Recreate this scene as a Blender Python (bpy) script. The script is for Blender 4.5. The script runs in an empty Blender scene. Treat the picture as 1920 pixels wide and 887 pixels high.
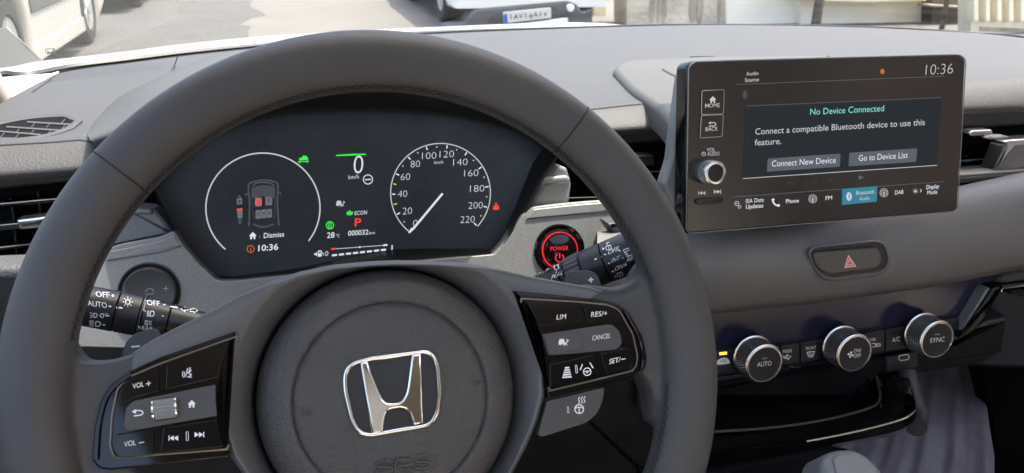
import bpy, bmesh, math, random
from mathutils import Vector as V, Matrix
from mathutils.bvhtree import BVHTree
from math import sin, cos, pi, radians as rad, atan2, hypot, sqrt
random.seed(7)
SC = bpy.context.scene
COL = SC.collection

# ------------------------------------------------------------------ camera, sky, sun, exposure
FPX, YAW, PITCH, ROLL = 1600.0, rad(15.3), rad(20.8), rad(0.98)
EYE = V((0, 0, 1.22))
Fw = V((sin(YAW)*cos(PITCH), cos(YAW)*cos(PITCH), -sin(PITCH)))
R0 = V((cos(YAW), -sin(YAW), 0)); U0 = V((sin(YAW)*sin(PITCH), cos(YAW)*sin(PITCH), cos(PITCH)))
Rt = R0*cos(ROLL) + U0*sin(ROLL); Up = U0*cos(ROLL) - R0*sin(ROLL)
cam = bpy.data.cameras.new('camera'); cam.sensor_width = 36; cam.lens = 36*FPX/1920
cam.clip_start = 0.02; cam.clip_end = 500
cam.dof.use_dof = True; cam.dof.focus_distance = 0.56; cam.dof.aperture_fstop = 22
camo = bpy.data.objects.new('camera', cam); COL.objects.link(camo)
camo.matrix_world = Matrix(((Rt.x, Up.x, -Fw.x, EYE.x), (Rt.y, Up.y, -Fw.y, EYE.y), (Rt.z, Up.z, -Fw.z, EYE.z), (0, 0, 0, 1)))
SC.camera = camo
SUN_EL, SUN_AZ = rad(72), rad(85)          # azimuth clockwise from +Y (the car's nose) towards +X
world = bpy.data.worlds.new('World'); SC.world = world; world.use_nodes = True
nt = world.node_tree
sky = nt.nodes.new('ShaderNodeTexSky'); sky.sky_type = 'NISHITA'; sky.sun_disc = False
sky.sun_elevation = SUN_EL; sky.sun_rotation = SUN_AZ; sky.dust_density = 5; sky.ozone_density = .4
bg = nt.nodes['Background']; bg.inputs[1].default_value = 0.15
nt.links.new(sky.outputs[0], bg.inputs[0])
sun = bpy.data.lights.new('sun', 'SUN'); sun.energy = 2.0; sun.angle = rad(0.5); sun.color = (1, .95, .87)
suno = bpy.data.objects.new('sun', sun); COL.objects.link(suno); suno.location = (0, 0, 8)
sd = V((sin(SUN_AZ)*cos(SUN_EL), cos(SUN_AZ)*cos(SUN_EL), sin(SUN_EL)))
suno.rotation_euler = sd.to_track_quat('Z', 'Y').to_euler()
SC.view_settings.view_transform = 'Standard'; SC.view_settings.look = 'None'
SC.view_settings.exposure = 2.2; SC.view_settings.gamma = 1
SC.render.engine = 'CYCLES'
SC.cycles.use_denoising = True
SC.cycles.max_bounces = 8; SC.cycles.transparent_max_bounces = 12
SC.cycles.sample_clamp_indirect = 6

# ------------------------------------------------------------------ reading positions off sight lines (origin at the eye)
def ray(x, y): return Fw + Rt*((x-960)/FPX) + Up*((443.5-y)/FPX)
def at(x, y, d): return ray(x, y)*d
def yp(x, y, Y): r = ray(x, y); return r*(Y/r.y)
def zp(x, y, Z): r = ray(x, y); return r*(Z/r.z)
def hit(x, y, o, n): r = ray(x, y); return r*(o.dot(n)/r.dot(n))
class PL:                                      # a plane; called with (x, y) it gives the point on it
    def __init__(s, o, n, h=0.0): s.n = n.normalized(); s.o0 = o; s.h = h; s.o = o + s.n*h
    def __call__(s, x, y): return hit(x, y, s.o, s.n)
    def up(s, h): return PL(s.o0, s.n, s.h+h)
class BV:                                      # the skin of a built shape, for printing on it
    def __init__(s, mb, eps=.0003): s.t = BVHTree.FromPolygons([tuple(v) for v in mb.v], mb.f); s.e = eps; s.last = .6
    def __call__(s, x, y):
        r = ray(x, y).normalized(); h = s.t.ray_cast(V((0, 0, 0)), r)
        if h[0] is None: return r*s.last
        s.last = h[3]; n = h[1] if h[1].dot(r) < 0 else -h[1]
        return h[0] + n*s.e
def nrm(tilt, turn=0): t, w = rad(tilt), rad(turn); return V((sin(w)*cos(t), -cos(w)*cos(t), sin(t)))

# ------------------------------------------------------------------ materials
M = {}
def mat(name, col, rough=.5, metal=0, bump=None, spec=.5, coat=0, emit=None, es=1, mottle=None, alpha=None, speck=None):
    m = bpy.data.materials.new(name); m.use_nodes = True; t = m.node_tree; b = t.nodes['Principled BSDF']
    N = t.nodes.new; L = t.links.new
    b.inputs['Base Color'].default_value = (*col, 1); b.inputs['Roughness'].default_value = rough
    b.inputs['Metallic'].default_value = metal; b.inputs['Specular IOR Level'].default_value = spec
    b.inputs['Coat Weight'].default_value = coat; b.inputs['Coat Roughness'].default_value = .04
    if emit: b.inputs['Emission Color'].default_value = (*emit, 1); b.inputs['Emission Strength'].default_value = es
    if alpha is not None: b.inputs['Alpha'].default_value = alpha
    tc = N('ShaderNodeTexCoord')
    if mottle:                                  # (scale, amount): wear and unevenness of the colour
        nz = N('ShaderNodeTexNoise'); nz.inputs['Scale'].default_value = mottle[0]; nz.inputs['Detail'].default_value = 6
        L(tc.outputs['Object'], nz.inputs['Vector'])
        mr = N('ShaderNodeMapRange'); mr.inputs[1].default_value = .3; mr.inputs[2].default_value = .7
        mr.inputs[3].default_value = 1-mottle[1]; mr.inputs[4].default_value = 1+mottle[1]; L(nz.outputs[0], mr.inputs[0])
        mx = N('ShaderNodeVectorMath'); mx.operation = 'SCALE'; mx.inputs[0].default_value = col; L(mr.outputs[0], mx.inputs['Scale'])
        L(mx.outputs[0], b.inputs['Base Color'])
        mr2 = N('ShaderNodeMapRange'); mr2.inputs[3].default_value = max(.02, rough-.06); mr2.inputs[4].default_value = rough+.08
        L(nz.outputs[0], mr2.inputs[0]); L(mr2.outputs[0], b.inputs['Roughness'])
    if speck:                                   # (scale, threshold, colour): dust grains / metal flake
        vo = N('ShaderNodeTexVoronoi'); vo.inputs['Scale'].default_value = speck[0]; L(tc.outputs['Object'], vo.inputs['Vector'])
        sp = N('ShaderNodeSeparateColor'); L(vo.outputs['Color'], sp.inputs[0])
        gt = N('ShaderNodeMath'); gt.operation = 'GREATER_THAN'; gt.inputs[1].default_value = speck[1]; L(sp.outputs[0], gt.inputs[0])
        lt = N('ShaderNodeMath'); lt.operation = 'LESS_THAN'; lt.inputs[1].default_value = speck[3] if len(speck) > 3 else .5; L(vo.outputs['Distance'], lt.inputs[0])
        mu = N('ShaderNodeMath'); mu.operation = 'MULTIPLY'; L(gt.outputs[0], mu.inputs[0]); L(lt.outputs[0], mu.inputs[1])
        mc = N('ShaderNodeMix'); mc.data_type = 'RGBA'; mc.inputs[7].default_value = (*speck[2], 1); L(mu.outputs[0], mc.inputs[0])
        src = b.inputs['Base Color']
        if src.is_linked: L(src.links[0].from_socket, mc.inputs[6])
        else: mc.inputs[6].default_value = (*col, 1)
        L(mc.outputs[2], b.inputs['Base Color'])
    if bump:                                    # list of (kind, scale, strength, distance)
        prev = None
        for kind, sc, st, di in bump:
            if kind == 'v': tx = N('ShaderNodeTexVoronoi'); tx.feature = 'SMOOTH_F1'; out = tx.outputs['Distance']
            else: tx = N('ShaderNodeTexNoise'); tx.inputs['Detail'].default_value = 3; out = tx.outputs[0]
            if kind == 'e':
                tx = N('ShaderNodeTexVoronoi'); tx.feature = 'DISTANCE_TO_EDGE'; er = N('ShaderNodeMapRange'); er.inputs[2].default_value = .34; L(tx.outputs[0], er.inputs[0]); out = er.outputs[0]
            tx.inputs['Scale'].default_value = sc; L(tc.outputs['Object'], tx.inputs['Vector'])
            bp = N('ShaderNodeBump'); bp.inputs['Strength'].default_value = st; bp.inputs['Distance'].default_value = di
            bp.invert = kind == 'v'; L(out, bp.inputs['Height'])
            if prev: L(prev.outputs[0], bp.inputs['Normal'])
            prev = bp
        L(prev.outputs[0], b.inputs['Normal'])
    M[name] = m; return m
mat('leather', (.053, .050, .048), .52, bump=[('n', 1400, .35, .0004), ('v', 1100, .15, .0003), ('n', 45, .12, .003)], mottle=(14, .12), spec=.45)
mat('hub_leather', (.050, .047, .045), .50, bump=[('e', 520, .55, .0005), ('n', 1800, .3, .0003)], mottle=(30, .12), spec=.5)
mat('pad', (.150, .144, .137), .55, bump=[('v', 680, .4, .0007), ('n', 2500, .2, .0003)], mottle=(20, .08), spec=.5)
mat('dash_top', (.044, .0435, .0445), .62, bump=[('v', 680, .4, .0007), ('n', 30, .12, .004)], mottle=(9, .06), spec=.45, speck=(260, .985, (.4, .4, .4), .12))
mat('cowl', (.055, .054, .050), .55, bump=[('v', 700, .25, .0006)], mottle=(12, .06), spec=.45)
mat('black_plastic', (.012, .012, .013), .42, bump=[('n', 1200, .15, .0003)], mottle=(40, .25))
mat('dark_plastic', (.040, .041, .043), .5, bump=[('v', 1500, .15, .0003)], mottle=(25, .15))
mat('knee', (.055, .057, .06), .55, bump=[('v', 520, .5, .001)], mottle=(25, .12))
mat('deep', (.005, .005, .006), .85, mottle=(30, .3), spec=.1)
mat('satin', (.088, .087, .088), .42, bump=[('n', 1600, .15, .0002)], mottle=(20, .08))
mat('matte_button', (.052, .050, .049), .48, bump=[('n', 1600, .2, .0002)], mottle=(40, .1))
mat('gloss', (.004, .004, .0045), .06, coat=0, spec=.42, speck=(900, .985, (.12, .11, .10), .1))
mat('gloss_panel', (.020, .019, .043), .16, coat=0, spec=.38, mottle=(8, .3))  # violet tint paints a lavender reflection into the base colour
mat('silver', (.205, .205, .20), .45, .25, bump=[('n', 2200, .2, .0003)], mottle=(700, .10), speck=(3200, .70, (.34, .34, .33)))
mat('silver_side', (.20, .205, .20), .45, .2, mottle=(40, .1))
mat('chrome', (.80, .79, .77), .06, 1)
mat('chrome_satin', (.72, .72, .72), .22, 1, bump=[('n', 900, .1, .0003)])
mat('shelf_pad', (.060, .058, .054), .6, bump=[('v', 750, .25, .0006)], mottle=(9, .06), spec=.45)
mat('grip_metal', (.42, .42, .42), .28, .85)
mat('switch_face', (.085, .081, .077), .5, bump=[('n', 1600, .2, .0002)], mottle=(40, .1))
mat('thread', (.012, .012, .013), .6)
mat('seam', (.006, .006, .006), .8)
mat('print', (.80, .80, .80), .5)
mat('print_dim', (.30, .30, .30), .5)
mat('face', (.024, .027, .032), .40, spec=.5, mottle=(11, .75), speck=(1300, .80, (.055, .055, .052), .4))
mat('screen', (.0045, .0034, .0034), .20, spec=.85, speck=(420, .955, (.20, .17, .15), .07))
E0 = .16
def glow(n, c, s): mat(n, (.002, .002, .002), .4, emit=c, es=s, spec=.2)
glow('g_white', (.85, .88, .95), .19); glow('g_soft', (.8, .82, .85), .15); glow('g_dim', (.7, .72, .8), .035); glow('g_faint', (.6, .6, .6), .014)
glow('g_green', (.03, .55, .05), .35); glow('g_red', (.9, .05, .03), .28); glow('g_orange', (.9, .22, .05), .15); glow('g_teal', (.25, .8, .72), .2)
glow('g_yellow', (.8, .7, .1), .2); glow('g_grey', (.35, .36, .42), .09); glow('g_dark', (.27, .28, .34), .05)
glow('g_dialog', (.35, .50, .62), .0085); glow('g_button', (.45, .5, .6), .05); glow('g_tile', (.04, .28, .38), .17)
glow('g_amber', (1, .42, .02), .8); glow('g_power', (.9, .02, .04), .28)

# ------------------------------------------------------------------ building meshes
OFF = {}
def cat(pts, n=4, closed=False):                # smooth curve through points (any dimension)
    P = [V(p) for p in pts]; out = []; m = len(P)
    for i in range(m if closed else m-1):
        if closed: a, b, c, d = P[i-1], P[i], P[(i+1) % m], P[(i+2) % m]
        else: a, b, c, d = P[max(i-1, 0)], P[i], P[i+1], P[min(i+2, m-1)]
        for k in range(n):
            t = k/n
            out.append(.5*((2*b)+(c-a)*t+(2*a-5*b+4*c-d)*t*t+(3*b-a-3*c+d)*t**3))
    if not closed: out.append(P[-1])
    return out
def rc(poly, r, n=5):                           # round a polygon's corners; r a number or one per corner
    P = [V(p[:2]) for p in poly]; out = []; m = len(P)
    for i in range(m):
        a, b, c = P[i-1], P[i], P[(i+1) % m]; ri = r[i] if isinstance(r, (list, tuple)) else r
        la, lc = (a-b).length, (c-b).length; k = min(ri, la*.48, lc*.48)
        if k < .05: out.append(b); continue
        p, q = b+(a-b)*(k/la), b+(c-b)*(k/lc)
        for j in range(n+1):
            t = j/n; out.append(p*(1-t)**2 + b*2*t*(1-t) + q*t*t)
    return out
def ell(cx, cy, rx, ry=None, a0=0, a1=360, n=40):
    ry = rx if ry is None else ry
    full = abs(a1-a0) >= 360
    return [V((cx+rx*cos(rad(a0+(a1-a0)*i/n)), cy+ry*sin(rad(a0+(a1-a0)*i/n)))) for i in range(n if full else n+1)]
GL = {}
def glyphs(s, bold):
    bold = 0 if bold > 0 and any(c in s for c in 'MNWVA') else bold*.6 if bold > 0 else bold
    k = (s, bold)
    if k not in GL:
        cu = bpy.data.curves.new('t', 'FONT'); cu.body = s; cu.dimensions = '2D'; cu.fill_mode = 'BOTH'; cu.resolution_u = 3; cu.offset = bold
        ob = bpy.data.objects.new('t', cu); me = bpy.data.meshes.new_from_object(ob)
        vs = [V((v.co.x, v.co.y)) for v in me.vertices]; fs = [list(p.vertices) for p in me.polygons]
        bpy.data.objects.remove(ob); bpy.data.curves.remove(cu); bpy.data.meshes.remove(me)
        GL[k] = (vs, fs)
    return GL[k]
class MB:
    def __init__(s): s.v = []; s.f = []; s.m = []; s.flat = set(); s.uv = None
    def add(s, vs, fs, m=0):
        o = len(s.v); s.v += [V(v) for v in vs]; s.f += [[i+o for i in f] for f in fs]; s.m += [m]*len(fs); return s
    def loops(s, L, m=0, cap0=False, cap1=False, close=True):
        n = len(L[0]); vs = [p for l in L for p in l]; fs = []
        for i in range(len(L)-1):
            for j in range(n if close else n-1):
                k = (j+1) % n; fs.append([i*n+j, i*n+k, (i+1)*n+k, (i+1)*n+j])
        if cap0: s.flat.add(len(s.f)+len(fs)); fs.append(list(range(n))[::-1])
        if cap1: s.flat.add(len(s.f)+len(fs)); fs.append([(len(L)-1)*n+j for j in range(n)])
        return s.add(vs, fs, m)
    def slab(s, poly, pl, depth=.005, bev=0, seg=3, m=0, back=True):      # px outline on a plane, thickness behind it
        P = [pl(p[0], p[1]) for p in poly]; return s.slab3(P, pl.n, depth, bev, seg, m, back)
    def slab3(s, P, n, depth, bev=0, seg=3, m=0, back=True):
        a = n.orthogonal().normalized(); b = n.cross(a)
        q = [V((p.dot(a), p.dot(b))) for p in P]
        if sum(q[i-1].x*q[i].y-q[i].x*q[i-1].y for i in range(len(q))) < 0: P = P[::-1]; q = q[::-1]
        k = len(q); mi = []
        for i in range(k):
            e1 = q[i]-q[i-1]; e2 = q[(i+1) % k]-q[i]
            if e1.length < 1e-9: e1 = e2
            if e2.length < 1e-9: e2 = e1
            n1 = V((-e1.y, e1.x)).normalized(); n2 = V((-e2.y, e2.x)).normalized(); h = n1+n2
            h = n1 if h.length < .2 else h.normalized()
            h = h/max(.5, h.dot(n1)); mi.append(a*h.x+b*h.y)
        L = [[p-n*depth for p in P]]
        if bev: L += [[p-n*(bev*(1-sin(t)))+w*(bev*(1-cos(t))) for p, w in zip(P, mi)] for t in [pi/2*j/seg for j in range(seg+1)]]
        else: L.append(P)
        return s.loops(L, m, cap0=back, cap1=True)
    def strip(s, A, B, m=0, close=True): return s.loops([A, B], m, close=close)
    def grid(s, rows, m=0, nu=3, nv=3, close=False):
        R = [cat(r, nu, close) for r in rows]; cols = [cat(c, nv) for c in zip(*R)]
        return s.loops(list(zip(*cols)), m, close=close)
    def tube(s, P, r, n=8, m=0, closed=False, caps=True, flat=None):
        P = [V(p) for p in P]; L = []; k = len(P); prev = None
        for i in range(k):
            t = (P[(i+1) % k]-P[i-1]) if closed else (P[min(i+1, k-1)]-P[max(i-1, 0)])
            t = t.normalized()
            if prev is None: a = t.orthogonal().normalized()
            else: a = (prev - t*prev.dot(t)).normalized()
            prev = a; b = t.cross(a); ri = r[i] if isinstance(r, (list, tuple)) else r
            L.append([P[i]+(a*cos(2*pi*j/n)+b*sin(2*pi*j/n))*ri for j in range(n)])
        if closed: L.append(L[0])
        return s.loops(L, m, cap0=caps and not closed, cap1=caps and not closed)
    def lathe(s, c, ax, prof, n=64, m=0, cap0=False, cap1=False, u=None, wob=None):
        ax = ax.normalized(); a = (u - ax*u.dot(ax)).normalized() if u else ax.orthogonal().normalized(); b = ax.cross(a)
        return s.loops([[c+ax*h+(a*cos(2*pi*j/n)+b*sin(2*pi*j/n))*(r*(wob(i, j) if wob else 1)) for j in range(n)] for i, (r, h) in enumerate(prof)], m, cap0, cap1)
    def box(s, c, sx, sy, sz, m=0, rot=None):
        vs = [V((x*sx/2, y*sy/2, z*sz/2)) for x in (-1, 1) for y in (-1, 1) for z in (-1, 1)]
        vs = [(rot @ v if rot else v)+V(c) for v in vs]
        return s.add(vs, [[0, 1, 3, 2], [4, 6, 7, 5], [0, 4, 5, 1], [2, 3, 7, 6], [0, 2, 6, 4], [1, 5, 7, 3]], m)
    # flat marks in px on a surface
    def poly(s, pts, sf, m=0): return s.add([sf(p[0], p[1]) for p in pts], [list(range(len(pts)))], m)
    def line(s, pts, w, sf, m=0, closed=False):
        P = [V(p[:2]) for p in pts]; k = len(P); A = []; B = []
        for i in range(k):
            e1 = P[i]-P[i-1] if (i or closed) else P[1]-P[0]
            e2 = P[(i+1) % k]-P[i] if (i < k-1 or closed) else P[-1]-P[-2]
            n1 = V((-e1.y, e1.x)).normalized(); n2 = V((-e2.y, e2.x)).normalized(); h = n1+n2
            h = n1 if h.length < .3 else h.normalized(); h = h/max(.5, h.dot(n1))
            A.append(sf(*(P[i]+h*w/2))); B.append(sf(*(P[i]-h*w/2)))
        return s.loops([A, B], m, close=closed)
    def text(s, t, x0, y0, x1, y1, cap, sf, m=0, lean=.04, bold=.012):
        vs, fs = glyphs(t, bold); xs = [v.x for v in vs]; mn, mx = min(xs), max(xs)
        e = V((x1-x0, y1-y0)); k = e/(mx-mn)
        H = glyphs('H', bold)[0]; ch = max(v.y for v in H)-min(v.y for v in H); u = V((lean, -1))*(cap/ch)
        return s.add([sf(*(V((x0, y0))+k*(v.x-mn)+u*v.y)) for v in vs], fs, m)
    def textc(s, t, cx, cy, cap, sf, m=0, sl=-.1, lean=.04, asp=1, bold=.012):   # centred, natural width, baseline slope sl
        vs, fs = glyphs(t, bold); w = max(v.x for v in vs)-min(v.x for v in vs); H = glyphs('H', bold)[0]; ch = max(v.y for v in H)-min(v.y for v in H)
        L = w*cap/ch*asp; d = V((1, sl)).normalized()*L/2; c = V((cx, cy+cap/2))
        return s.text(t, c.x-d.x, c.y-d.y, c.x+d.x, c.y+d.y, cap, sf, m, lean, bold)
    def mesh(s, name, mats, off, smooth=40, recalc=False):
        me = bpy.data.meshes.new(name); me.from_pydata([tuple(v+EYE-off) for v in s.v], [], s.f)
        for mm in (mats if isinstance(mats, (list, tuple)) else [mats]): me.materials.append(M[mm] if isinstance(mm, str) else mm)
        me.polygons.foreach_set('material_index', s.m)
        if recalc:
            bm = bmesh.new(); bm.from_mesh(me); bmesh.ops.recalc_face_normals(bm, faces=bm.faces); bm.to_mesh(me); bm.free()
        if s.uv:
            ul = me.uv_layers.new(name='UVMap')
            for lp in me.loops: ul.data[lp.index].uv = s.uv[lp.vertex_index]
        if smooth:
            me.set_sharp_from_angle(angle=rad(smooth)); me.polygons.foreach_set('use_smooth', [i not in s.flat for i in range(len(me.polygons))])
            for i in s.flat:
                for k in me.polygons[i].loop_indices: me.edges[me.loops[k].edge_index].use_edge_sharp = True
        me.update(); return me
    def build(s, name, mats, parent=None, smooth=40, label=None, loc=None, recalc=True):
        off = OFF[parent.name] if parent else (V(loc)+EYE if loc is not None else V((0, 0, 0)))
        o = bpy.data.objects.new(name, s.mesh(name, mats, off, smooth, recalc)); COL.objects.link(o)
        if parent: o.parent = parent
        else: o.location = off
        OFF[o.name] = off
        if label: o['label'] = label
        return o
def thing(name, label, category, loc, group=None):
    o = bpy.data.objects.new(name, None); COL.objects.link(o); o.empty_display_size = .02
    o.location = V(loc)+EYE; OFF[o.name] = V(loc)+EYE; o['label'] = label; o['category'] = category
    if group: o['group'] = group
    return o
def tag(o, label, category, group=None, kind=None):
    if label: o['label'] = label
    if category: o['category'] = category
    if group: o['group'] = group
    if kind: o['kind'] = kind
    return o
def lerp(x, xs, ys):
    if x <= xs[0]: return ys[0]
    for i in range(1, len(xs)):
        if x <= xs[i]: t = (x-xs[i-1])/(xs[i]-xs[i-1]); return ys[i-1]*(1-t)+ys[i]*t
    return ys[-1]

# ------------------------------------------------------------------ the street outside
GZ = -1.22
def sheet(name, pts, z, m, kind='structure'):
    b = MB(); b.add([V((x, y, z)) for x, y in pts], [list(range(len(pts)))]); o = b.build(name, m, None, smooth=0); o['kind'] = kind; return o
mat('ground_m', (.13, .12, .105), .9, bump=[('n', 12, .3, .01)], mottle=(1.2, .12))
mat('asphalt', (.070, .068, .063), .9, bump=[('n', 90, .4, .006)], mottle=(2.2, .12), speck=(60, .9, (.13, .127, .118)))
mat('pave', (.115, .107, .094), .85, mottle=(1.5, .08))
mat('carpaint', (.80, .79, .76), .25, coat=.6, mottle=(3, .02))
mat('carpaint_beige', (.46, .43, .38), .35, coat=.4, mottle=(3, .03))
mat('car_trim', (.06, .06, .06), .6, mottle=(10, .2)); mat('car_grey', (.085, .085, .085), .6, mottle=(10, .1))
mat('tyre', (.02, .02, .02), .8); mat('wheel_rim', (.45, .45, .44), .4, .5); mat('auto_glass', (.02, .025, .025), .08, coat=.3)
mat('tail_red', (.35, .02, .02), .2, coat=.5); mat('plate_white', (.55, .54, .50), .5); mat('plate_blue', (.04, .10, .5), .5); mat('plate_ink', (.03, .03, .03), .6)
mat('indicator', (.7, .22, .03), .3); mat('lamp_clear', (.75, .76, .76), .15, coat=.5)
mat('stone', (.50, .44, .35), .9, bump=[('n', 14, .6, .03)], mottle=(2.2, .28)); mat('marble', (.86, .80, .67), .6, mottle=(1.4, .10))
mat('cream', (.78, .71, .54), .8, mottle=(3, .08)); mat('stain', (.36, .31, .235), .95, mottle=(5, .3)); mat('bark', (.12, .10, .07), .95, bump=[('n', 30, .8, .02)], mottle=(9, .3))
mat('leafm', (.07, .10, .035), .8, mottle=(20, .4)); mat('reflection_grey', (.075, .08, .072), .45, mottle=(4, .06)); mat('rubber', (.018, .019, .02), .45)
sheet('ground', [(-260, -260), (260, -260), (260, 300), (-260, 300)], GZ-.008, 'ground_m')
edge = []
for i in range(190): y = -12+i*.2; edge.append((-.27+.09*sin(y*1.3)+.05*sin(y*2.9+1)+(.16 if 10.0 < y < 11.0 else 0)*(-1)+.012*random.random(), y))
sheet('road', [(-9, -12)] + edge + [(-9, 26)], GZ-.004, 'asphalt')
sheet('pavement', [(x+.0, y) for x, y in edge[::-1]] + [(edge[0][0], -12), (16, -12), (16, 26)], GZ-.002, 'pave')
def car(name, label, x, y, face, L, W, H, paint, kind):
    """face=+1: nose to +Y. local frame: length along y, origin mid on the ground"""
    t = thing(name, label, 'car', (x, y, GZ), 'cars parked along the street')
    def P(a, b, c): return V((x + a*face, y + b*face, GZ + c))
    hl = L/2; wb = L*.305; wr = .33 if kind != 'suv' else .36; ar = wr+.07; gc = .21 if kind == 'suv' else .17
    bh = .98 if kind == 'suv' else .88
    def arch(c): return [(c+ar*cos(a), wr+ar*sin(a)) for a in [pi*(1-j/10) for j in range(11)] if wr+ar*sin(a) > gc]
    prof = [(-hl+.05, gc+(.02 if kind == 'suv' else .12)), (-wb-ar, gc)] + arch(-wb) + [(-wb+ar, gc), (wb-ar, gc)] + arch(wb) + [(wb+ar, gc), (hl-.08, gc+.08), (hl, .5), (hl-.04, bh-.22), (hl-.25, bh-.12), (L*.20, bh), (-hl+.18, bh+.03), (-hl+.02, bh-.06), (-hl, .52)]
    b = MB()
    for sgn in (1,):
        n = V((face, 0, 0)); b.slab3([P(W/2, p, q) for p, q in prof], n, W/2, .07, 4); b.slab3([P(-W/2, p, q) for p, q in prof], -n, W/2, .07, 4)
    b.build('body', paint, t, 35)
    g0 = [(-hl+.12, bh-.02), (L*.24, bh-.03)]; top = [(-hl+.5, H-.03), (-hl+.75, H), (L*.02, H), (L*.09, H-.05)]
    b = MB(); wi = W/2-.06; wt = W/2-.22
    lo = [P(-wi, g0[0][0], g0[0][1]), P(wi, g0[0][0], g0[0][1]), P(wi, g0[1][0], g0[1][1]), P(-wi, g0[1][0], g0[1][1])]
    hi = [P(-wt, -hl+.5, H-.05), P(wt, -hl+.5, H-.05), P(wt, L*.08, H-.05), P(-wt, L*.08, H-.05)]
    b.loops([lo, hi], cap1=True); b.build('window', 'auto_glass', t, 30)
    b = MB(); b.slab3([P(-wt-.02, -hl+.46, H), P(wt+.02, -hl+.46, H), P(wt+.02, L*.09, H), P(-wt-.02, L*.09, H)], V((0, 0, 1)), .06, .04)
    for sx in (-1, 1):
        for yy0, yy1 in ((-hl+.14, -hl+.5), (-.12, -.10), (L*.235, L*.08)):
            b.tube([P(sx*wi, yy0, bh-.03), P(sx*wt, yy1, H-.04)], .035, 6)
    b.build('roof', paint, t, 35)
    for sx in (-1, 1):
        for yy in (-wb, wb):
            c = P(sx*(W/2-.10), yy, wr); ax = V((sx*face, 0, 0))
            w = MB().lathe(c, ax, [(wr-.12, -.1), (wr-.02, -.1), (wr, -.07), (wr, .05), (wr-.03, .08), (wr-.11, .085), (wr-.115, .06)], 28); wo = w.build('wheel', 'tyre', t)
            r = MB().lathe(c, ax, [(wr-.115, .055), (wr-.13, .075), (wr-.2, .06), (.06, .07), (.05, .085), (0.001, .085)], 28)
            for k in range(5):
                a = 2*pi*k/5; d = V((0, cos(a), sin(a))); e = V((0, -sin(a), cos(a))); q = c+ax*.072
                r.slab3([q+d*.05-e*.03, q+d*(wr-.13)-e*.045, q+d*(wr-.13)+e*.045, q+d*.05+e*.03], ax, .02, .005)
            r.build('rim', 'wheel_rim', wo)
    # bumper covers, sill, lamps
    b = MB()
    for sx in (-1, 1):
        ax = V((sx*face, 0, 0)); b = MB(); b.slab3([P(sx*(W/2+.012), -wb+ar, gc-.01), P(sx*(W/2+.012), wb-ar, gc-.01), P(sx*(W/2+.012), wb-ar-.03, gc+.12), P(sx*(W/2+.012), -wb+ar+.03, gc+.12)], ax, .1, .02); b.build('sill', paint if kind != 'suv' else 'car_grey', t, 35); b = MB()
        b.slab3([P(sx*(W/2+.014), -wb+ar+.1, .50), P(sx*(W/2+.014), wb-ar-.1, .50), P(sx*(W/2+.014), wb-ar-.1, .60), P(sx*(W/2+.014), -wb+ar+.1, .60)], ax, .03, .01); b.build('side_moulding', 'car_grey', t, 35)
    for end in (-1, 1):
        for sx in (-1, 1):
            b = MB(); yy = end*(hl-.03); b.slab3([P(sx*(W/2-.38), yy+end*.05, .66), P(sx*(W/2-.06), yy+end*.01, .66), P(sx*(W/2-.05), yy-end*.02, .84), P(sx*(W/2-.34), yy+end*.03, .80)], V((0, end*face, 0)), .12, .02)
            b.build('headlight' if end > 0 else 'tail_light', 'lamp_clear' if end > 0 else 'tail_red', t, 35)
    return t, P, hl
# oncoming saloon at the left kerb
cA, PA, hA = car('parked_car', 'cream white parked car with grey side strip, behind the left windscreen corner', -2.52, 7.64, -1, 4.3, 1.70, 1.48, 'carpaint_beige', 'car')
b = MB(); b.slab3([PA(-.865, .74, .66), PA(-.865, .84, .66), PA(-.865, .82, .74), PA(-.865, .76, .74)], V((1, 0, 0)), .02, .005); b.build('indicator', 'indicator', cA)
cB, PB, hB = car('parked_car', 'white parked car with black bumper grille and blue plate end, next behind the cream car', -2.5, 13.6, -1, 4.2, 1.70, 1.5, 'carpaint', 'car')
b = MB(); b.slab3([PB(-.80, hB+.03, .2), PB(.80, hB+.03, .2), PB(.80, hB+.03, .46), PB(-.80, hB+.03, .46)], V((0, -1, 0)), .1, .02); b.build('bumper_grille', 'car_trim', cB)
b = MB(); b.slab3([PB(-.62, hB+.05, .24), PB(-.36, hB+.05, .24), PB(-.36, hB+.05, .48), PB(-.62, hB+.05, .48)], V((0, -1, 0)), .02, .004); b.build('number_plate', 'plate_blue', cB)
cC, PC, hC = car('parked_car', 'grey parked car farthest up the left kerb, mostly hidden by the white car', -2.45, 19.2, -1, 4.2, 1.72, 1.5, 'car_grey', 'car')
# white suv ahead
cD, PD, hD = car('parked_suv', 'white off-road car seen from behind with grey lower bumper and number plate', 2.76, 11.5, 1, 4.3, 1.84, 1.68, 'carpaint', 'suv')
rp = PL(V((2.83, 9.37, 0)), V((0, -1, 0)))
b = MB(); b.slab(rc([(832, 60), (836, 47), (872, 41), (884, 22), (895, 17), (1065, 1), (1082, 8), (1092, 22), (1112, 17), (1112, 50), (1000, 58)], 5), rp, .25, .03); b.build('bumper', 'car_grey', cD)
b = MB(); b.slab(rc([(915, 44), (922, 28), (940, 20), (1040, 11), (1056, 20), (1065, 36), (1040, 40)], 4), rp.up(.01), .03, .006); b.build('plate_recess', 'car_trim', cD)
b = MB(); b.slab(rc([(943, 23), (1033, 14), (1034, 34), (944, 44)], 2), rp.up(.03), .015, .003, m=0)
sf = rp.up(.034); b.poly([(943.5, 27), (951, 26), (952, 43), (944.5, 43.8)], sf, 1)
for i, g in enumerate(['l', 'A', 'V', 'l', 'q', 'A', 'l', 'v']):
    x = 958+i*9.2; b.textc(g, x, 32-(x-955)*.1, 9, sf.up(.001), 2, -.1, bold=.02)
b.build('number_plate', ['plate_white', 'plate_blue', 'plate_ink'], cD)
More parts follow.
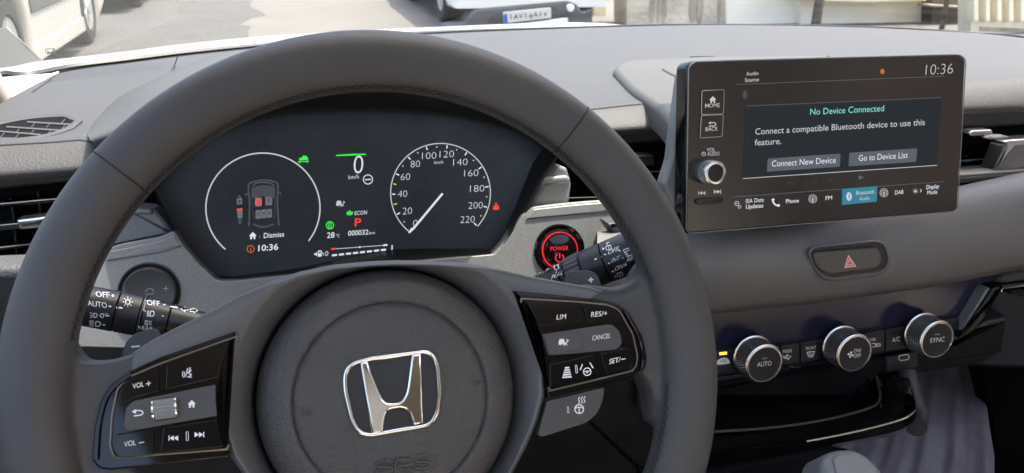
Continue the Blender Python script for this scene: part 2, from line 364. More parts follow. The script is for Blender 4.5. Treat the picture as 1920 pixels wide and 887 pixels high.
b = MB(); c = rp.up(.03)(1070, 15); b.lathe(c, V((0, -1, 0)), [(.045, -.03), (.045, 0), (.035, .012), (.001, .015)], 20); b.build('fog_lamp', 'lamp_clear', cD)
b = MB(); b.slab(rc([(930, 50), (1065, 33), (1066, 46), (960, 54)], 3), rp.up(.02), .05, .01); b.build('skid_plate', 'carpaint', cD)
# the far side of the street
def wall(name, label, catg, px, Y, m, depth=.35, extra=None):
    p = PL(V((0, Y, 0)), V((0, -1, 0))); b = MB(); b.slab(px, p, depth, .01, 2)
    if extra: extra(b, p)
    o = b.build(name, m, None, 35, loc=p(px[0][0], 55)); return tag(o, label, catg)
def stains(b, p):
    for cx, w, y0 in ((1224, 10, -40), (1236, 6, -60), (1246, 8, -30), (1300, 14, -60), (1313, 12, -80), (1349, 6, -40)):
        b.slab(cat([(cx-w/2, -110), (cx-w*.3, y0), (cx-w*.6, 20), (cx-2, 40+random.random()*10), (cx+w*.4, 28), (cx+w*.5, -10), (cx+w*.2, -110)], 3), p.up(.006), .004, 0, m=1)
wall('stone_wall', 'rough beige stone wall with dark vertical drip stains beyond the bonnet', 'wall', [(1173, -150), (1359, -150), (1360, 80), (1175, 80)], 9.55, ['stone', 'stain'], .4, stains)
wall('marble_wall', 'pale smooth marble facade wall right of the stained stone wall', 'wall', [(1361, -150), (1499, -150), (1499, 80), (1362, 80)], 9.5, 'marble')
def ledge(b, p): b.slab([(1500, -150), (1738, -150), (1738, 2), (1640, 6), (1560, 4), (1500, -2)], p.up(.25), .24, .02, m=1)
wall('garden_wall', 'grey white garden wall under a cream coping, behind the display', 'wall', [(1500, -150), (1746, -150), (1746, 90), (1500, 90)], 9.4, ['marble', 'cream'], .3, ledge)
def cap(b, p): b.slab(rc([(1742, 8), (1822, 13), (1822, 18), (1742, 13)], 2), p.up(.12), .2, .01, m=1)
wall('gate_pillar', 'pale pink gate pillar with a brown moulding, between garden wall and fence', 'pillar', [(1748, -150), (1818, -150), (1818, 95), (1748, 95)], 9.2, ['pave', 'stain'], .4, cap)
def posts(b, p):
    for i in range(9):
        x = 1826+i*22; b.slab([(x, -150), (x+9, -150), (x+9, 40), (x, 40)], p.up(.1), .1, .01)
        for k in range(3): b.slab([(x+12+k*3, 26+k*4), (x+16+k*3, 24+k*4), (x+17+k*3, 30+k*4), (x+13+k*3, 33+k*4)], p.up(.008), .005, 0, m=1)
    b.slab([(1838, 50), (2060, 60), (2060, 66), (1838, 57)], p.up(.012), .01, 0, m=1)
wall('garden_fence', 'sunlit cream fence with upright ribs, at the far right end', 'fence', [(1820, -150), (2080, -150), (2080, 105), (1820, 105)], 8.3, ['cream', 'stain'], .2, posts)
b = MB(); b.slab([(1112, -150), (1138, -150), (1138, 70), (1112, 70)], PL(V((0, 10.6, 0)), V((0, -1, 0))), .3, .02)
tag(b.build('gate_post', 'cream', None, 35, loc=yp(1125, 40, 10.6)), 'pinkish cream gate post just right of the white off-road car', 'post')
def tree(x, y, lean, label, sc=1):
    t = thing('street_tree', label, 'tree', (x, y, GZ), 'street trees by the wall'); P = [V((x+lean*h*h*.08, y, GZ+h)) for h in (0, .5, 1, 1.7, 2.4)]
    b = MB(); b.tube(cat(P, 3), [(.058-.0024*i)*sc for i in range(13)], 10)
    ends = []
    for k in range(6):
        a = k*1.05; q = P[-1]+V((cos(a)*.9, sin(a)*.9, .9+.3*random.random())); ends.append(q); b.tube([P[-1]-V((0, 0, .2)), (P[-1]+q)/2+V((0, 0, .15)), q], [.045, .03, .015], 7)
    b.build('trunk', 'bark', t)
    c = MB()
    for q in ends:
        for k in range(170):
            d = V((random.gauss(0, .38), random.gauss(0, .38), random.gauss(.15, .3))); u = V((random.gauss(0, 1), random.gauss(0, 1), random.gauss(0, 1))).normalized(); w = u.orthogonal().normalized(); s = .05+.04*random.random()
            c.add([q+d-u*s, q+d+w*s*.5, q+d+u*s, q+d-w*s*.5], [[0, 1, 2, 3]])
    c.build('crown', 'leafm', t, 0, recalc=False)
tp = zp(1558, 47, GZ); tree(tp.x*.9, tp.y*.93, .25, 'slim dark tree trunk before the marble wall, left of the other trunk')
tp = zp(1766, 52, GZ); tree(tp.x*.97, tp.y*.97, .1, 'short dark tree trunk beside the pale gate pillar', .55)
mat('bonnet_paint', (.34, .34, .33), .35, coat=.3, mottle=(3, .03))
# ------------------------------------------------------------------ our own car's shell
body = thing('car_body', 'white bodywork of the car around us, bonnet edge under the windscreen', 'car body', (.41, 0, GZ))
HOODX = [(-420, 180), (-150, 145), (20, 129), (60, 121), (100, 115), (200, 104), (295, 92), (332, 87), (480, 72), (620, 63), (800, 54), (1000, 46), (1110, 46), (1250, 56), (1500, 62), (1800, 80), (2000, 110)]
b = MB()
r_back = [zp(x, y+16, -.185) for x, y in HOODX]
r_mid = [yp(x, y, 1.75 if x > 100 else 1.6) for x, y in HOODX]
r_fr = [p + V((0, .45, -.10)) for p in r_mid]; r_end = [p + V((0, .55, -.45)) for p in r_mid]
b.grid([r_back, [(p+q)/2+V((0, 0, .004)) for p, q in zip(r_back, r_mid)], r_mid, r_fr, r_end], 0, 3, 4)
b.build('bonnet', 'bonnet_paint', body)
mat('headliner', (.66, .58, .48), .9, mottle=(9, .06)); mat('trim_beige', (.55, .50, .43), .7, mottle=(9, .05)); mat('door_dark', (.05, .048, .047), .7, mottle=(9, .1)); mat('seat_cloth', (.55, .48, .40), .9, bump=[('n', 300, .3, .002)], mottle=(20, .15))
XL, XR = -.32, 1.14
b = MB().box((.41, .30, .245), 1.46, .36, .04); b.build('headliner', 'headliner', body, 30); b = MB().box((.41, -1.20, .245), 1.46, 1.46, .04); b.build('headliner', 'headliner', body, 30); b = MB().box((.41, .476, .235), 1.40, .06, .05); b.build('roof_header', 'headliner', body, 30)
for sx, X in ((-1, XL), (1, XR)):
    b = MB(); b.box((X+sx*.04, .3, -.62), .08, 1.9, .80); b.box((X+sx*.04, -1.2, -.62), .08, 1.4, .80); b.build('door_panel', 'door_dark', body, 30)
    b = MB(); b.tube([V((X-sx*.02, 1.02, -.24)), V((X-sx*.06, .50, .22))], .03, 8); b.build('windscreen_pillar', 'trim_beige', body, 50)
    b = MB(); b.box((X+sx*.03, -.42, 0), .06, .14, .5); b.box((X+sx*.03, -1.55, 0), .06, .35, .5); b.build('door_pillar', 'trim_beige', body, 30)
b = MB().box((.41, .15, -.90), 1.5, 3.6, .05); b.build('floor_pan', 'deep', body, 30)
b = MB().box((.41, 1.42, -.72), 1.5, .05, .6); b.build('bulkhead', 'deep', body, 30)
b = MB().box((.41, -1.92, -.55), 1.5, .06, .7); b.box((.41, -1.5, -.45), 1.3, .5, .25); b.box((.41, -1.78, -.25), 1.3, .16, .45); b.build('rear_seat', 'seat_cloth', body, 30)
b = MB(); b.slab3([V((.385, .50, .19)), V((.94, .50, .19)), V((.94, .68, .105)), V((.385, .68, .105))], V((0, .4, .9)).normalized(), .012, .004); b.build('sun_blocker', 'headliner', body, 30)  # unseen board added to keep the sun off the soft pad
for X in (-.27, 1.09): b = MB().box((X, -.175, .245), .1, .59, .04); b.build('roof_rail', 'headliner', body, 30)
for X in (.03, .80):
    b = MB(); b.slab3([V((X-.24, -.28, -.50)), V((X+.24, -.28, -.50)), V((X+.25, .16, -.46)), V((X-.25, .16, -.46))], V((0, -.1, 1)).normalized(), .16, .05, 4)
    b.slab3([V((X-.23, -.34, -.50)), V((X+.23, -.34, -.50)), V((X+.20, -.52, .02)), V((X-.20, -.52, .02))], V((0, .95, .3)).normalized(), .12, .05, 4); b.slab3([V((X-.12, -.54, .05)), V((X+.12, -.54, .05)), V((X+.11, -.57, .19)), V((X-.11, -.57, .19))], V((0, .97, .2)).normalized(), .08, .03, 4); b.build('front_seat', 'seat_cloth', body, 50)
# grey panel shaped as a reflection in the glass at far left, and the sunlit trim under the seal
b = MB(); b.slab(rc([(12, 46), (54, 88), (84, 114), (72, 123), (-30, 140), (-20, 60)], 4), PL(at(40, 95, 1.42), nrm(30, 10)), .02, .004); b.build('reflection_panel', 'reflection_grey', body)
b = MB(); b.slab([(-60, 150), (96, 138), (110, 134), (98, 175), (0, 260), (-60, 280)], PL(yp(50, 160, 1.06), V((.25, -.6, .75)).normalized()), .02, 0); b.build('corner_trim', 'carpaint', body)
# windscreen
SEAL = [(-180, 168), (-60, 160), (0, 147), (12, 145), (30, 147), (60, 145), (105, 136), (150, 128), (240, 117), (332, 105), (420, 95), (500, 87), (620, 76), (720, 68), (800, 63), (900, 58), (1000, 54), (1100, 50), (1250, 46), (1400, 46), (1560, 48), (1700, 53), (1840, 61), (1920, 68), (2040, 84)]
ws = thing('windscreen', 'clear windscreen with a black seal along its foot and a painted dot reflection', 'windscreen', zp(700, 70, -.178))
seal3 = [yp(x, y-2, zp(x, y, -.184).y+.006) for x, y in SEAL]
sealtop = cat([p + V((0, .004, .004)) for p in seal3], 3)
tk = [lerp(s[0], [-180, 0, 100, 300, 480, 700, 900, 1100, 2040], [13, 13, 11, 10, 7, 7, 4, 1.5, 1]) for s in SEAL]
lowr = cat([zp(x, y, -.184) for x, y in SEAL], 3); upr = cat([yp(x, y-k, zp(x, y, -.184).y+.004) for (x, y), k in zip(SEAL, tk)], 3)
b = MB(); b.loops([[p-V((0, .004, .006)) for p in lowr], lowr, [(p*.5+q*.5)+V((0, -.003, 0)) for p, q in zip(lowr, upr)], upr, [p-V((0, -.003, .006)) for p in upr]], close=False); b.build('seal', 'rubber', ws)
gm = bpy.data.materials.new('windscreen_glass'); gm.use_nodes = True; t = gm.node_tree; t.nodes.clear(); N = t.nodes.new; L = t.links.new
o_ = N('ShaderNodeOutputMaterial'); tr = N('ShaderNodeBsdfTransparent'); tr.inputs[0].default_value = (.93, .95, .93, 1); gl = N('ShaderNodeBsdfGlossy'); gl.inputs['Roughness'].default_value = .02
fr = N('ShaderNodeLayerWeight'); fr.inputs[0].default_value = .12; fm = N('ShaderNodeMath'); fm.operation = 'MULTIPLY'; fm.inputs[1].default_value = .02; L(fr.outputs[0], fm.inputs[0]); mx = N('ShaderNodeMixShader'); L(fm.outputs[0], mx.inputs[0]); L(tr.outputs[0], mx.inputs[1]); L(gl.outputs[0], mx.inputs[2])
L(mx.outputs[0], o_.inputs[0]); M['glass'] = gm
dm = bpy.data.materials.new('dot_reflection'); dm.use_nodes = True; t = dm.node_tree; t.nodes.clear(); N = t.nodes.new; L = t.links.new   # reflection of a perforated panel, painted on the glass as dots
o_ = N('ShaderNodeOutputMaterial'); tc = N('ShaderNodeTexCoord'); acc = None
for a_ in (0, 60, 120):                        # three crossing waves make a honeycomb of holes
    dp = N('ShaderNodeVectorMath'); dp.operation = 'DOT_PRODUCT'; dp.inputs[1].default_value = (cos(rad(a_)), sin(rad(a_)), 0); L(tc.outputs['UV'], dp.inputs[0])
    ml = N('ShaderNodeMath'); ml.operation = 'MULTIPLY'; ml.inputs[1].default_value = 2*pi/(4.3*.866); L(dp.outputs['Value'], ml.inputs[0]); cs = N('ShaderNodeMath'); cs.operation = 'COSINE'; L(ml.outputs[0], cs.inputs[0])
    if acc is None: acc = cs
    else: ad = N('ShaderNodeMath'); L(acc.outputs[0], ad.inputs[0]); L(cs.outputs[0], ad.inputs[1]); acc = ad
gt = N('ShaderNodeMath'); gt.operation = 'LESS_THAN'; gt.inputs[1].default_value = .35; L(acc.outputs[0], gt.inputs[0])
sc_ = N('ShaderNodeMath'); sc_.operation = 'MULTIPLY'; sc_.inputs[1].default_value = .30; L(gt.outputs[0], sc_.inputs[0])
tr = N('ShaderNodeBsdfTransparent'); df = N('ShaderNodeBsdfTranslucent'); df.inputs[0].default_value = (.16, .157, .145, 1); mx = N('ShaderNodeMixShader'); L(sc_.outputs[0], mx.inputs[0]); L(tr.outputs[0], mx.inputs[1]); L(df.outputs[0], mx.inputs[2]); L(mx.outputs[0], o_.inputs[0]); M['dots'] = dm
gtop = [V((lerp(i/(len(sealtop)-1), [0, 1], [-.25, 1.07]), .508, .222)) for i in range(len(sealtop))]
mid = [(p*.5+q*.5)+V((0, .05, .03)) for p, q in zip(sealtop, gtop)]
b = MB(); b.loops([sealtop, mid, gtop], close=False); b.build('glass', 'glass', ws)
GLS = BV(b, .004)
b = MB(); q = [(-40, -40), (330, -40), (330, 30), (250, 60), (180, 90), (110, 112), (-40, 132)]; b.poly(q, GLS); b.uv = q; b.build('dot_reflection', 'dots', ws, 0)
b = MB(); GLS.e = .006
b.line(rc([(81, 83), (99, 82), (98, 91), (82, 92)], 3), .9, GLS, 0, True); b.poly([(85, 84), (87, 89), (93, 88.5), (95, 83.5), (97, 83.5), (95, 90), (85, 91)], GLS)
for r, (x0, x1, yy, k) in enumerate(((70, 125, 108, 1.8), (90, 122, 114, 2.4), (60, 120, 119, 1.6), (85, 110, 122, 1.2))):
    x = x0
    while x < x1:
        w = k*(.6+random.random()); b.line([(x, yy-(x-60)*.06), (x+w, yy-(x+w-60)*.06)], k*.6, GLS); x += w+1.2+random.random()
b.build('printed_mark', 'rubber', ws, 0)
bw = MB().box((5.3, -4.2, GZ+2.6), .4, 11, 5.2)  # unseen wall added to give the display a brown reflection
for k in range(4): bw.box((5.09, -8.2+k*2.7, GZ+2.1), .06, 1.1, 1.3, 1)
mat('tan_wall', (.62, .42, .29), .85, mottle=(2, .1))
tag(bw.build('reflected_wall', ['tan_wall', 'auto_glass'], None, 30, loc=V((5.3, -4.2, GZ))), 'unseen tan wall with four windows, added for its reflection in the display', 'building')
b = MB().box((.41, -.175, .27), 1.24, .59, .004); b.build('added_sunroof_glass', 'glass', body, 30)  # roof opening added to let more light into the cabin
# ------------------------------------------------------------------ dashboard
dash = thing('dashboard', 'dark grey padded dashboard running under the windscreen', 'dashboard', V((.41, .70, -.25)))
zs = lambda x: lerp(x, [-.2, -.14, .26, .33, .65, .72], [-.1695, -.168, -.161, -.158, -.152, -.150])
zl = lambda x: lerp(x, [-.2, -.15, .28, .34, .645, .715], [-.1905, -.1875, -.179, -.178, -.1755, -.1765])
BK = [(104, 138), (150, 129), (240, 118), (332, 106), (480, 90), (620, 78), (800, 64), (1000, 55), (1250, 47), (1400, 46), (1560, 49), (1700, 54), (1840, 62), (1930, 72), (2040, 90), (2200, 120)]
backs = [zp(x, y+1, -.179) for x, y in BK]
nB = len(BK); rows = [[] for _ in range(9)]
for i, p in enumerate(backs):
    t = i/(nB-1); x = -.255 + (1.16+.255)*((t*.75+.25*((p.x+.25)/1.4)))
    if i == 0: x = -.25
    s = V((x, .705, zs(x))); l = V((x, .675, zl(x)))
    q = s+(p-s)*.13+V((0, 0, .0022)); rows[0].append(p); rows[1].append(p*.66+s*.34+V((0, 0, .003))); rows[2].append(p*.33+s*.67+V((0, 0, .004))); rows[3].append(q); rows[4].append(s+(p-s).normalized()*.018+V((0, 0, .0006)))
    rows[5].append(s); rows[6].append(V((x, .689, zs(x)*.66+zl(x)*.34))); rows[7].append(V((x, .677, zl(x)+.004))); rows[8].append(V((x, .682, zl(x)-.003)))
b = MB(); b.grid(rows, 0, 3, 4); top = b.build('top_pad', 'dash_top', dash, 60); TOP = BV(b, .0006)
for P, w in (([(-60, 276), (0, 273), (90, 268), (150, 263), (176, 268)], 1.6), ([(1096, 207), (1160, 200), (1229, 193)], 1.4), ([(333, 106), (328, 122), (322, 134)], 2), ([(108, 137), (92, 152), (60, 174)], 1.6)): b = MB(); b.line(P, w, TOP); b.build('seam', 'seam', top, 0)
# raised shelf behind the display
b = MB(); shp = PL(V((0, .7, -.1525)), V((0, 0, 1)))
b.slab(rc([(1148, 128), (1158, 117), (1180, 112), (1240, 109), (1330, 105), (1560, 103), (1640, 130), (1640, 236), (1266, 246), (1262, 236), (1248, 214), (1228, 195), (1180, 163)], [4, 6, 5, 5, 5, 8, 8, 2, 2, 14, 14, 14, 14]), shp, .022, .007, 7)
sh = b.build('display_shelf', 'shelf_pad', dash, 60); SHS = BV(b, .0006)
for P in ([(1241, 130), (1255, 138), (1275, 148)], [(1293, 107), (1340, 106)]): b = MB(); b.line(P, 2, SHS); b.build('seam', 'seam', sh, 0)
# oval demister outlet, left
dv = PL(TOP(90, 240), V((0, -.08, 1)).normalized(), .0012)
outer = cat([(-60, 268), (-70, 250), (-30, 235), (40, 221), (97, 214), (135, 213), (153, 219), (152, 229), (132, 243), (91, 255), (51, 262), (0, 266)], 4, True)
inner = cat([(-55, 262), (-62, 250), (-28, 240), (40, 225), (97, 219), (127, 219), (139, 225), (132, 235), (91, 250), (51, 257), (0, 260)], 4, True)
k = 48
def resamp(P, k):
    P = [V(p[:2]) for p in P]; d = [0]
    for i in range(len(P)): d.append(d[-1]+(P[(i+1) % len(P)]-P[i]).length)
    out = []
    for j in range(k):
        s = d[-1]*j/k; i = max(q for q in range(len(P)) if d[q] <= s); t = (s-d[i])/max(1e-9, d[i+1]-d[i]); out.append(P[i]*(1-t)+P[(i+1) % len(P)]*t)
    return out
def ang_sort(P, c, k):                     # resample by angle so that two loops pair up
    out = []
    P = [V(p[:2]) for p in P]; c = V(c)
    for j in range(k):
        a = 2*pi*j/k; d = V((cos(a), sin(a))); best = None
        for i in range(len(P)):
            p, q = P[i]-c, P[(i+1) % len(P)]-c; e = q-p; den = d.x*e.y-d.y*e.x
            if abs(den) < 1e-12: continue
            t = (p.x*e.y-p.y*e.x)/den; u = (p.x*d.y-p.y*d.x)/den
            if t > 0 and -1e-6 <= u <= 1+1e-6 and (best is None or t > best): best = t
        out.append(c+d*best)
    return out
A = ang_sort(outer, (40, 240), k); B = ang_sort(inner, (40, 240), k)
b = MB(); b.loops([[dv(*p)-dv.n*.003 for p in A], [dv(*p) for p in A], [dv(*(p*.5+q*.5))+dv.n*.0012 for p, q in zip(A, B)], [dv(*p) for p in B], [dv(*p)-dv.n*.0035 for p in B]]); ven = b.build('demister_outlet', 'dash_top', dash, 50)
b = MB(); b.poly(B, dv.up(-.0002)); b.build('duct', 'deep', ven, 0)
b = MB()
for s, e in (((-60, 256), (30, 258)), ((-6, 244), (76, 251)), ((12, 236), (114, 243)), ((51, 227), (136, 232))):
    b.slab([s, e, (e[0], e[1]+2.6), (s[0], s[1]+2.6)], dv.up(.0006), .0007)
for x, y in ((118, 226), (62, 233), (90, 234), (34, 242), (62, 244), (118, 238), (4, 252), (32, 253), (92, 247)): b.slab([(x-4, y+5), (x+3, y-3), (x+4.7, y-3), (x-2.3, y+5)], dv.up(.0003), .0004)
b.build('vane', 'dash_top', ven, 30)
# instrument cowl
back = [(174, 232), (221, 183), (292, 147), (340, 126), (400, 104), (478, 92), (600, 88), (760, 90), (900, 106), (1010, 150), (1068, 215)]
mid_ = [(165, 248), (206, 216), (270, 172), (330, 143), (400, 118), (480, 103), (600, 98), (760, 100), (900, 118), (1015, 165), (1078, 236)]
lip = [(168, 260), (222, 240), (296, 206), (380, 170), (480, 142), (580, 130), (690, 127), (830, 135), (940, 165), (1030, 215), (1068, 262)]
und = [(180, 274), (236, 258), (310, 225), (392, 188), (486, 158), (580, 146), (690, 143), (826, 150), (930, 180), (1016, 232), (1050, 276)]
inn = [(300, 350), (305, 300), (360, 250), (430, 222), (510, 208), (590, 202), (690, 199), (830, 208), (920, 226), (1000, 262), (1030, 300)]
def ty(i, a, c): t = abs(i-5)/5; return a*(1-t*t)+c*t*t
b = MB()
R = [[yp(*p, ty(i, .80, .74)) for i, p in enumerate(back)], [yp(*p, ty(i, .76, .715)) for i, p in enumerate(mid_)], [yp(*p, ty(i, .605, .655)) for i, p in enumerate(lip)], [yp(*p, ty(i, .602, .65)) for i, p in enumerate(und)], [yp(*p, ty(i, .665, .675)) for i, p in enumerate(inn)]]
b.grid(R[:4], 0, 4, 5); cw = b.build('instrument_cowl', 'cowl', dash, 60)
b = MB(); b.grid(R[3:], 0, 4, 3); b.build('cowl_lining', 'black_plastic', cw, 60)
# ------------------------------------------------------------------ vent bands, ledges, silver trim
vb = PL(V((0, .715, 0)), nrm(4))
for P in ([(-90, 330), (190, 300), (190, 520), (-90, 540)], [(1040, 240), (1300, 228), (1300, 410), (1040, 420)], [(1780, 195), (2600, 158), (2600, 300), (1780, 360)]): b = MB(); b.slab(P, vb, .03); b.build('vent_recess', 'deep', dash)
lf = PL(V((0, .69, 0)), nrm(2))
for P in ([(-90, 346), (190, 312), (190, 336), (-90, 366)], [(1130, 250), (1275, 236), (1275, 264), (1130, 276)], [(1795, 208), (2600, 171), (2600, 192), (1795, 243)]): b = MB(); b.slab(P, lf, .02, .003); b.build('vent_header', 'black_plastic', dash)
def vent(name, label, loc, lines, tabs, box, verts):
    t = thing(name, label, 'air vent', loc, 'air vents in the dashboard'); vp = PL(V((0, .688, 0)), nrm(3))
    for ln, w in lines:
        b = MB(); b.slab([ln[0], ln[1], (ln[1][0], ln[1][1]+w), (ln[0][0], ln[0][1]+w)], vp, .026, .0008, 2); b.build('vane', 'gloss' if w < 9 else 'black_plastic', t)
        b = MB(); b.slab([(ln[0][0], ln[0][1]-.8), (ln[1][0], ln[1][1]-.8), (ln[1][0], ln[1][1]+1.0), (ln[0][0], ln[0][1]+1.0)], vp.up(.0012), .001, .0003, 2); b.build('vane_edge', 'silver_side', t)
    if verts:
        for x0, y0, x1, y1 in verts: b = MB(); b.slab([(x0, y0), (x0+3, y0), (x1+3, y1), (x1, y1)], PL(V((0, .70, 0)), nrm(3)), .012); b.build('cross_vane', 'black_plastic', t)
    for pts, m in tabs:
        b = MB(); b.slab(rc(pts, 3), vp.up(.012), .014, .0015, 3); b.build('tab', m, t)
    return t
vent('air_vent', 'black slatted air vent left of the steering wheel with long grey slider', yp(40, 430, .69), [(((-80, 390), (130, 371)), 6), (((-80, 430), (120, 412)), 10), (((-80, 474), (80, 455)), 6)],
     [([(31, 413), (90, 406), (88, 427), (36, 431)], 'chrome_satin'), ([(35, 416.5), (90, 410), (88, 424), (39, 428)], 'matte_button')], None, [(17, 372, 22, 396), (69, 362, 73, 388), (22, 396, 30, 480), (73, 388, 78, 460)])
vent('air_vent', 'black air vent between steering wheel rim and display, silver edged vane', yp(1200, 320, .69), [(((1100, 327), (1246, 321)), 6), (((1060, 372), (1250, 366)), 8)],
     [([(1176, 293), (1226, 291), (1229, 312), (1176, 316)], 'black_plastic')], None, [(1150, 330, 1152, 366)])
v3 = vent('air_vent', 'black air vent right of the display with a small chrome slider', yp(1860, 270, .69), [(((1798, 247), (1850, 245)), 5), (((1796, 302), (1878, 296)), 5)],
     [([(1817, 250), (1824, 245), (1861, 243), (1863, 252), (1858, 254), (1822, 256)], 'chrome_satin'), ([(1857, 262), (1864, 257), (1892, 255.5), (1893, 259), (1870, 264)], 'silver_side')], None, [(1866, 264, 1876, 292), (1812, 292, 1812, 300)])
b = MB(); fp = PL(V((0, .672, 0)), nrm(5))
b.slab(rc([(1883, 266), (1890, 263), (1960, 258), (2010, 255), (2500, 226), (2500, 239), (1903, 275), (1893, 300), (1882, 320), (1876, 325), (1858, 325), (1868, 320), (1888, 272)], 2.5), fp.up(.004), .02, .0015); b.build('frame', 'chrome_satin', v3)
mat('bezel_brown', (.10, .085, .075), .3, coat=.2, mottle=(20, .1))
b = MB(); b.slab([(1903, 276), (2500, 239), (2500, 283), (1884, 322)], fp.up(-.004), .012, .002); b.build('blade', 'bezel_brown', v3)
# right ledge under the vent and the big soft pad
b = MB(); b.slab(rc([(1780, 329), (1860, 322), (2010, 312), (2600, 270), (2600, 281), (2010, 324), (1780, 339)], 2), fp.up(.008), .03, .002); b.build('silver_ledge', 'silver', dash)
b = MB(); b.slab(rc([(1780, 338), (2010, 323), (2600, 280), (2600, 286), (2010, 330), (1780, 345)], 1), fp.up(.005), .03, .001); b.build('ledge_strip', 'bezel_brown', dash)
PADX = [1120, 1200, 1285, 1400, 1520, 1640, 1760, 1860, 1960, 2060, 2220, 2400, 2580]
ptop = [V((yp(x, 400, .66).x, .668, -.262)) for x in PADX]
def padrow(ys, Y): return [yp(x, lerp(x, [1120, 1285, 1520, 1760, 1960, 2060, 2580], ys+[ys[-1]+(-57-ys[-1])*520/5165]), Y) for x in PADX]
rowsP = [padrow([432, 416, 394, 356, 314, 302], .675), padrow([434, 418, 396, 358, 316, 304], .615), padrow([444, 430, 406, 366, 324, 310], .585), padrow([470, 462, 440, 410, 366, 350], .560), padrow([520, 512, 492, 462, 430, 410], .547), padrow([575, 562, 546, 518, 478, 455], .552), padrow([603, 590, 568, 534, 494, 475], .568), padrow([606, 593, 570, 536, 497, 478], .62)]
b = MB(); b.grid(rowsP, 0, 4, 5); b.build('soft_pad', 'pad', dash, 60); PAD = BV(b, .0004)
# grey main trim round the instruments
TP = PL(yp(1049, 468, .615), nrm(18))
main = [(100, 512), (160, 478), (227, 457), (300, 444), (326, 432), (345, 462), (372, 494), (406, 526), (440, 527), (640, 505), (760, 490), (927, 477), (950, 452), (982, 402), (1000, 388), (1063, 381), (1150, 374), (1268, 364), (1285, 452), (1240, 640), (900, 660), (500, 660), (100, 650)]
b = MB(); b.slab(rc(main, 6), TP, .02, .0010, 3); b.build('instrument_surround', 'silver', dash, 50); TRIM = BV(b, .0003)
b = MB()                                      # raised bead along the upper edge of the trim
b.slab(rc([(1000, 392), (1063, 385), (1268, 368), (1270, 384), (1180, 393), (1063, 405), (985, 412)], 3), TP.up(.0012), .003, .0012, 4); b.build('trim_bead', 'silver', dash, 60); b = MB(); b.slab(rc([(200, 472), (300, 452), (326, 441), (341, 462), (300, 474), (200, 490)], 3), TP.up(.0010), .003, .0010, 4); b.build('trim_bead', 'silver', dash, 60)
b = MB(); SP = PL(yp(1040, 350, .650), nrm(8))
b.slab(rc([(975, 415), (998, 374), (1019, 336), (1042, 306), (1064, 316), (1072, 346), (1066, 392), (1000, 400)], [2, 2, 3, 2, 4, 4, 3, 2]), SP, .02, .003); b.slab(rc([(1000, 352), (1019, 333), (1062, 329), (1070, 334), (1070, 345), (1018, 349)], 3), SP.up(.004), .006, .0025); b.build('shoulder_trim', 'silver', dash, 50)
b = MB(); b.slab(rc([(190, 470), (235, 386), (290, 392), (308, 412), (328, 440)], 4), SP, .02, .003); b.slab(rc([(240, 397), (262, 391), (284, 393), (287, 402), (240, 404)], 3), SP.up(.004), .006, .0025); b.build('shoulder_trim', 'silver', dash, 50)
# left lower panels seen beside and through the wheel
b = MB(); kp = PL(yp(60, 560, .64), nrm(-12)); b.slab(rc([(-100, 500), (10, 494), (140, 476), (170, 492), (60, 506), (-100, 516)], 4), PL(yp(60, 500, .665), nrm(10)), .03, .004); b.build('vent_ledge', 'silver', dash)
b = MB(); b.slab([(-120, 513), (60, 505), (175, 494), (240, 640), (560, 700), (1240, 640), (1345, 590), (1330, 1150), (-120, 1150)], kp, .02, .006, 3); b.build('knee_panel', 'knee', dash, 50)
b = MB(); b.slab(rc([(1000, 690), (1232, 680), (1236, 910), (930, 960)], 8), PL(yp(1120, 760, .52), nrm(-8)), .05, .006); b.build('column_shroud', 'black_plastic', dash)
b = MB(); b.slab(rc([(1140, 420), (1290, 405), (1290, 600), (1150, 600), (1172, 470)], 4), PL(yp(1200, 470, .590), nrm(6)), .02, .003); b.build('side_panel', 'dark_plastic', dash)
b = MB(); b.slab(rc([(1194, 712), (1232, 708), (1232, 764), (1194, 768)], 5), PL(yp(1210, 740, .512), nrm(-8)), .01, .0015); b.line(rc([(1213, 733), (1217, 733), (1219, 742), (1224, 742)], 2), 2, PL(yp(1210, 740, .5117), nrm(-8)), 1); b.build('switch_blank', ['black_plastic', 'print'], dash)
# ------------------------------------------------------------------ instrument cluster
CP = PL(yp(660, 350, .665), nrm(20))
cl = thing('instrument_cluster', 'digital instrument cluster with round speedometer behind the steering wheel', 'instrument cluster', CP(660, 480))
facepx = [(282, 345), (294, 356), (315, 402), (338, 452), (372, 492), (404, 516), (440, 518), (560, 503), (660, 480), (741, 468), (800, 466), (928, 466), (945, 440), (965, 391), (998, 307), (1022, 272), (990, 240), (920, 212), (830, 198), (690, 192), (560, 198), (450, 222), (370, 258), (310, 312)]
b = MB(); b.slab(facepx, CP, .01); b.build('display_face', 'face', cl)
b = MB()
outr = [(278, 345), (291, 362), (313, 410), (336, 458), (368, 499), (404, 529), (440, 530), (560, 516), (660, 504), (741, 494), (800, 490), (930, 478), (953, 446), (985, 402), (1020, 334), (1048, 292), (1000, 236), (925, 206), (832, 192), (690, 186), (558, 192), (446, 216), (364, 252), (302, 306)]
O3 = [TP(*p) for p in outr]; I3 = [CP.up(.0005)(*p) for p in facepx]
b.loops([O3, I3]); b.build('bezel', 'black_plastic', cl, 30)
b = MB(); g = CP.up(.0012); g2 = CP.up(.0014)
W, S, D, GR, RD, OR, YE, GY, DK = range(9)
CM = ['g_white', 'g_soft', 'g_dim', 'g_green', 'g_red', 'g_orange', 'g_yellow', 'g_grey', 'g_dark']
b.line(ell(493, 390, 107, 103, 131, 397, 90), 2.6, g, S)
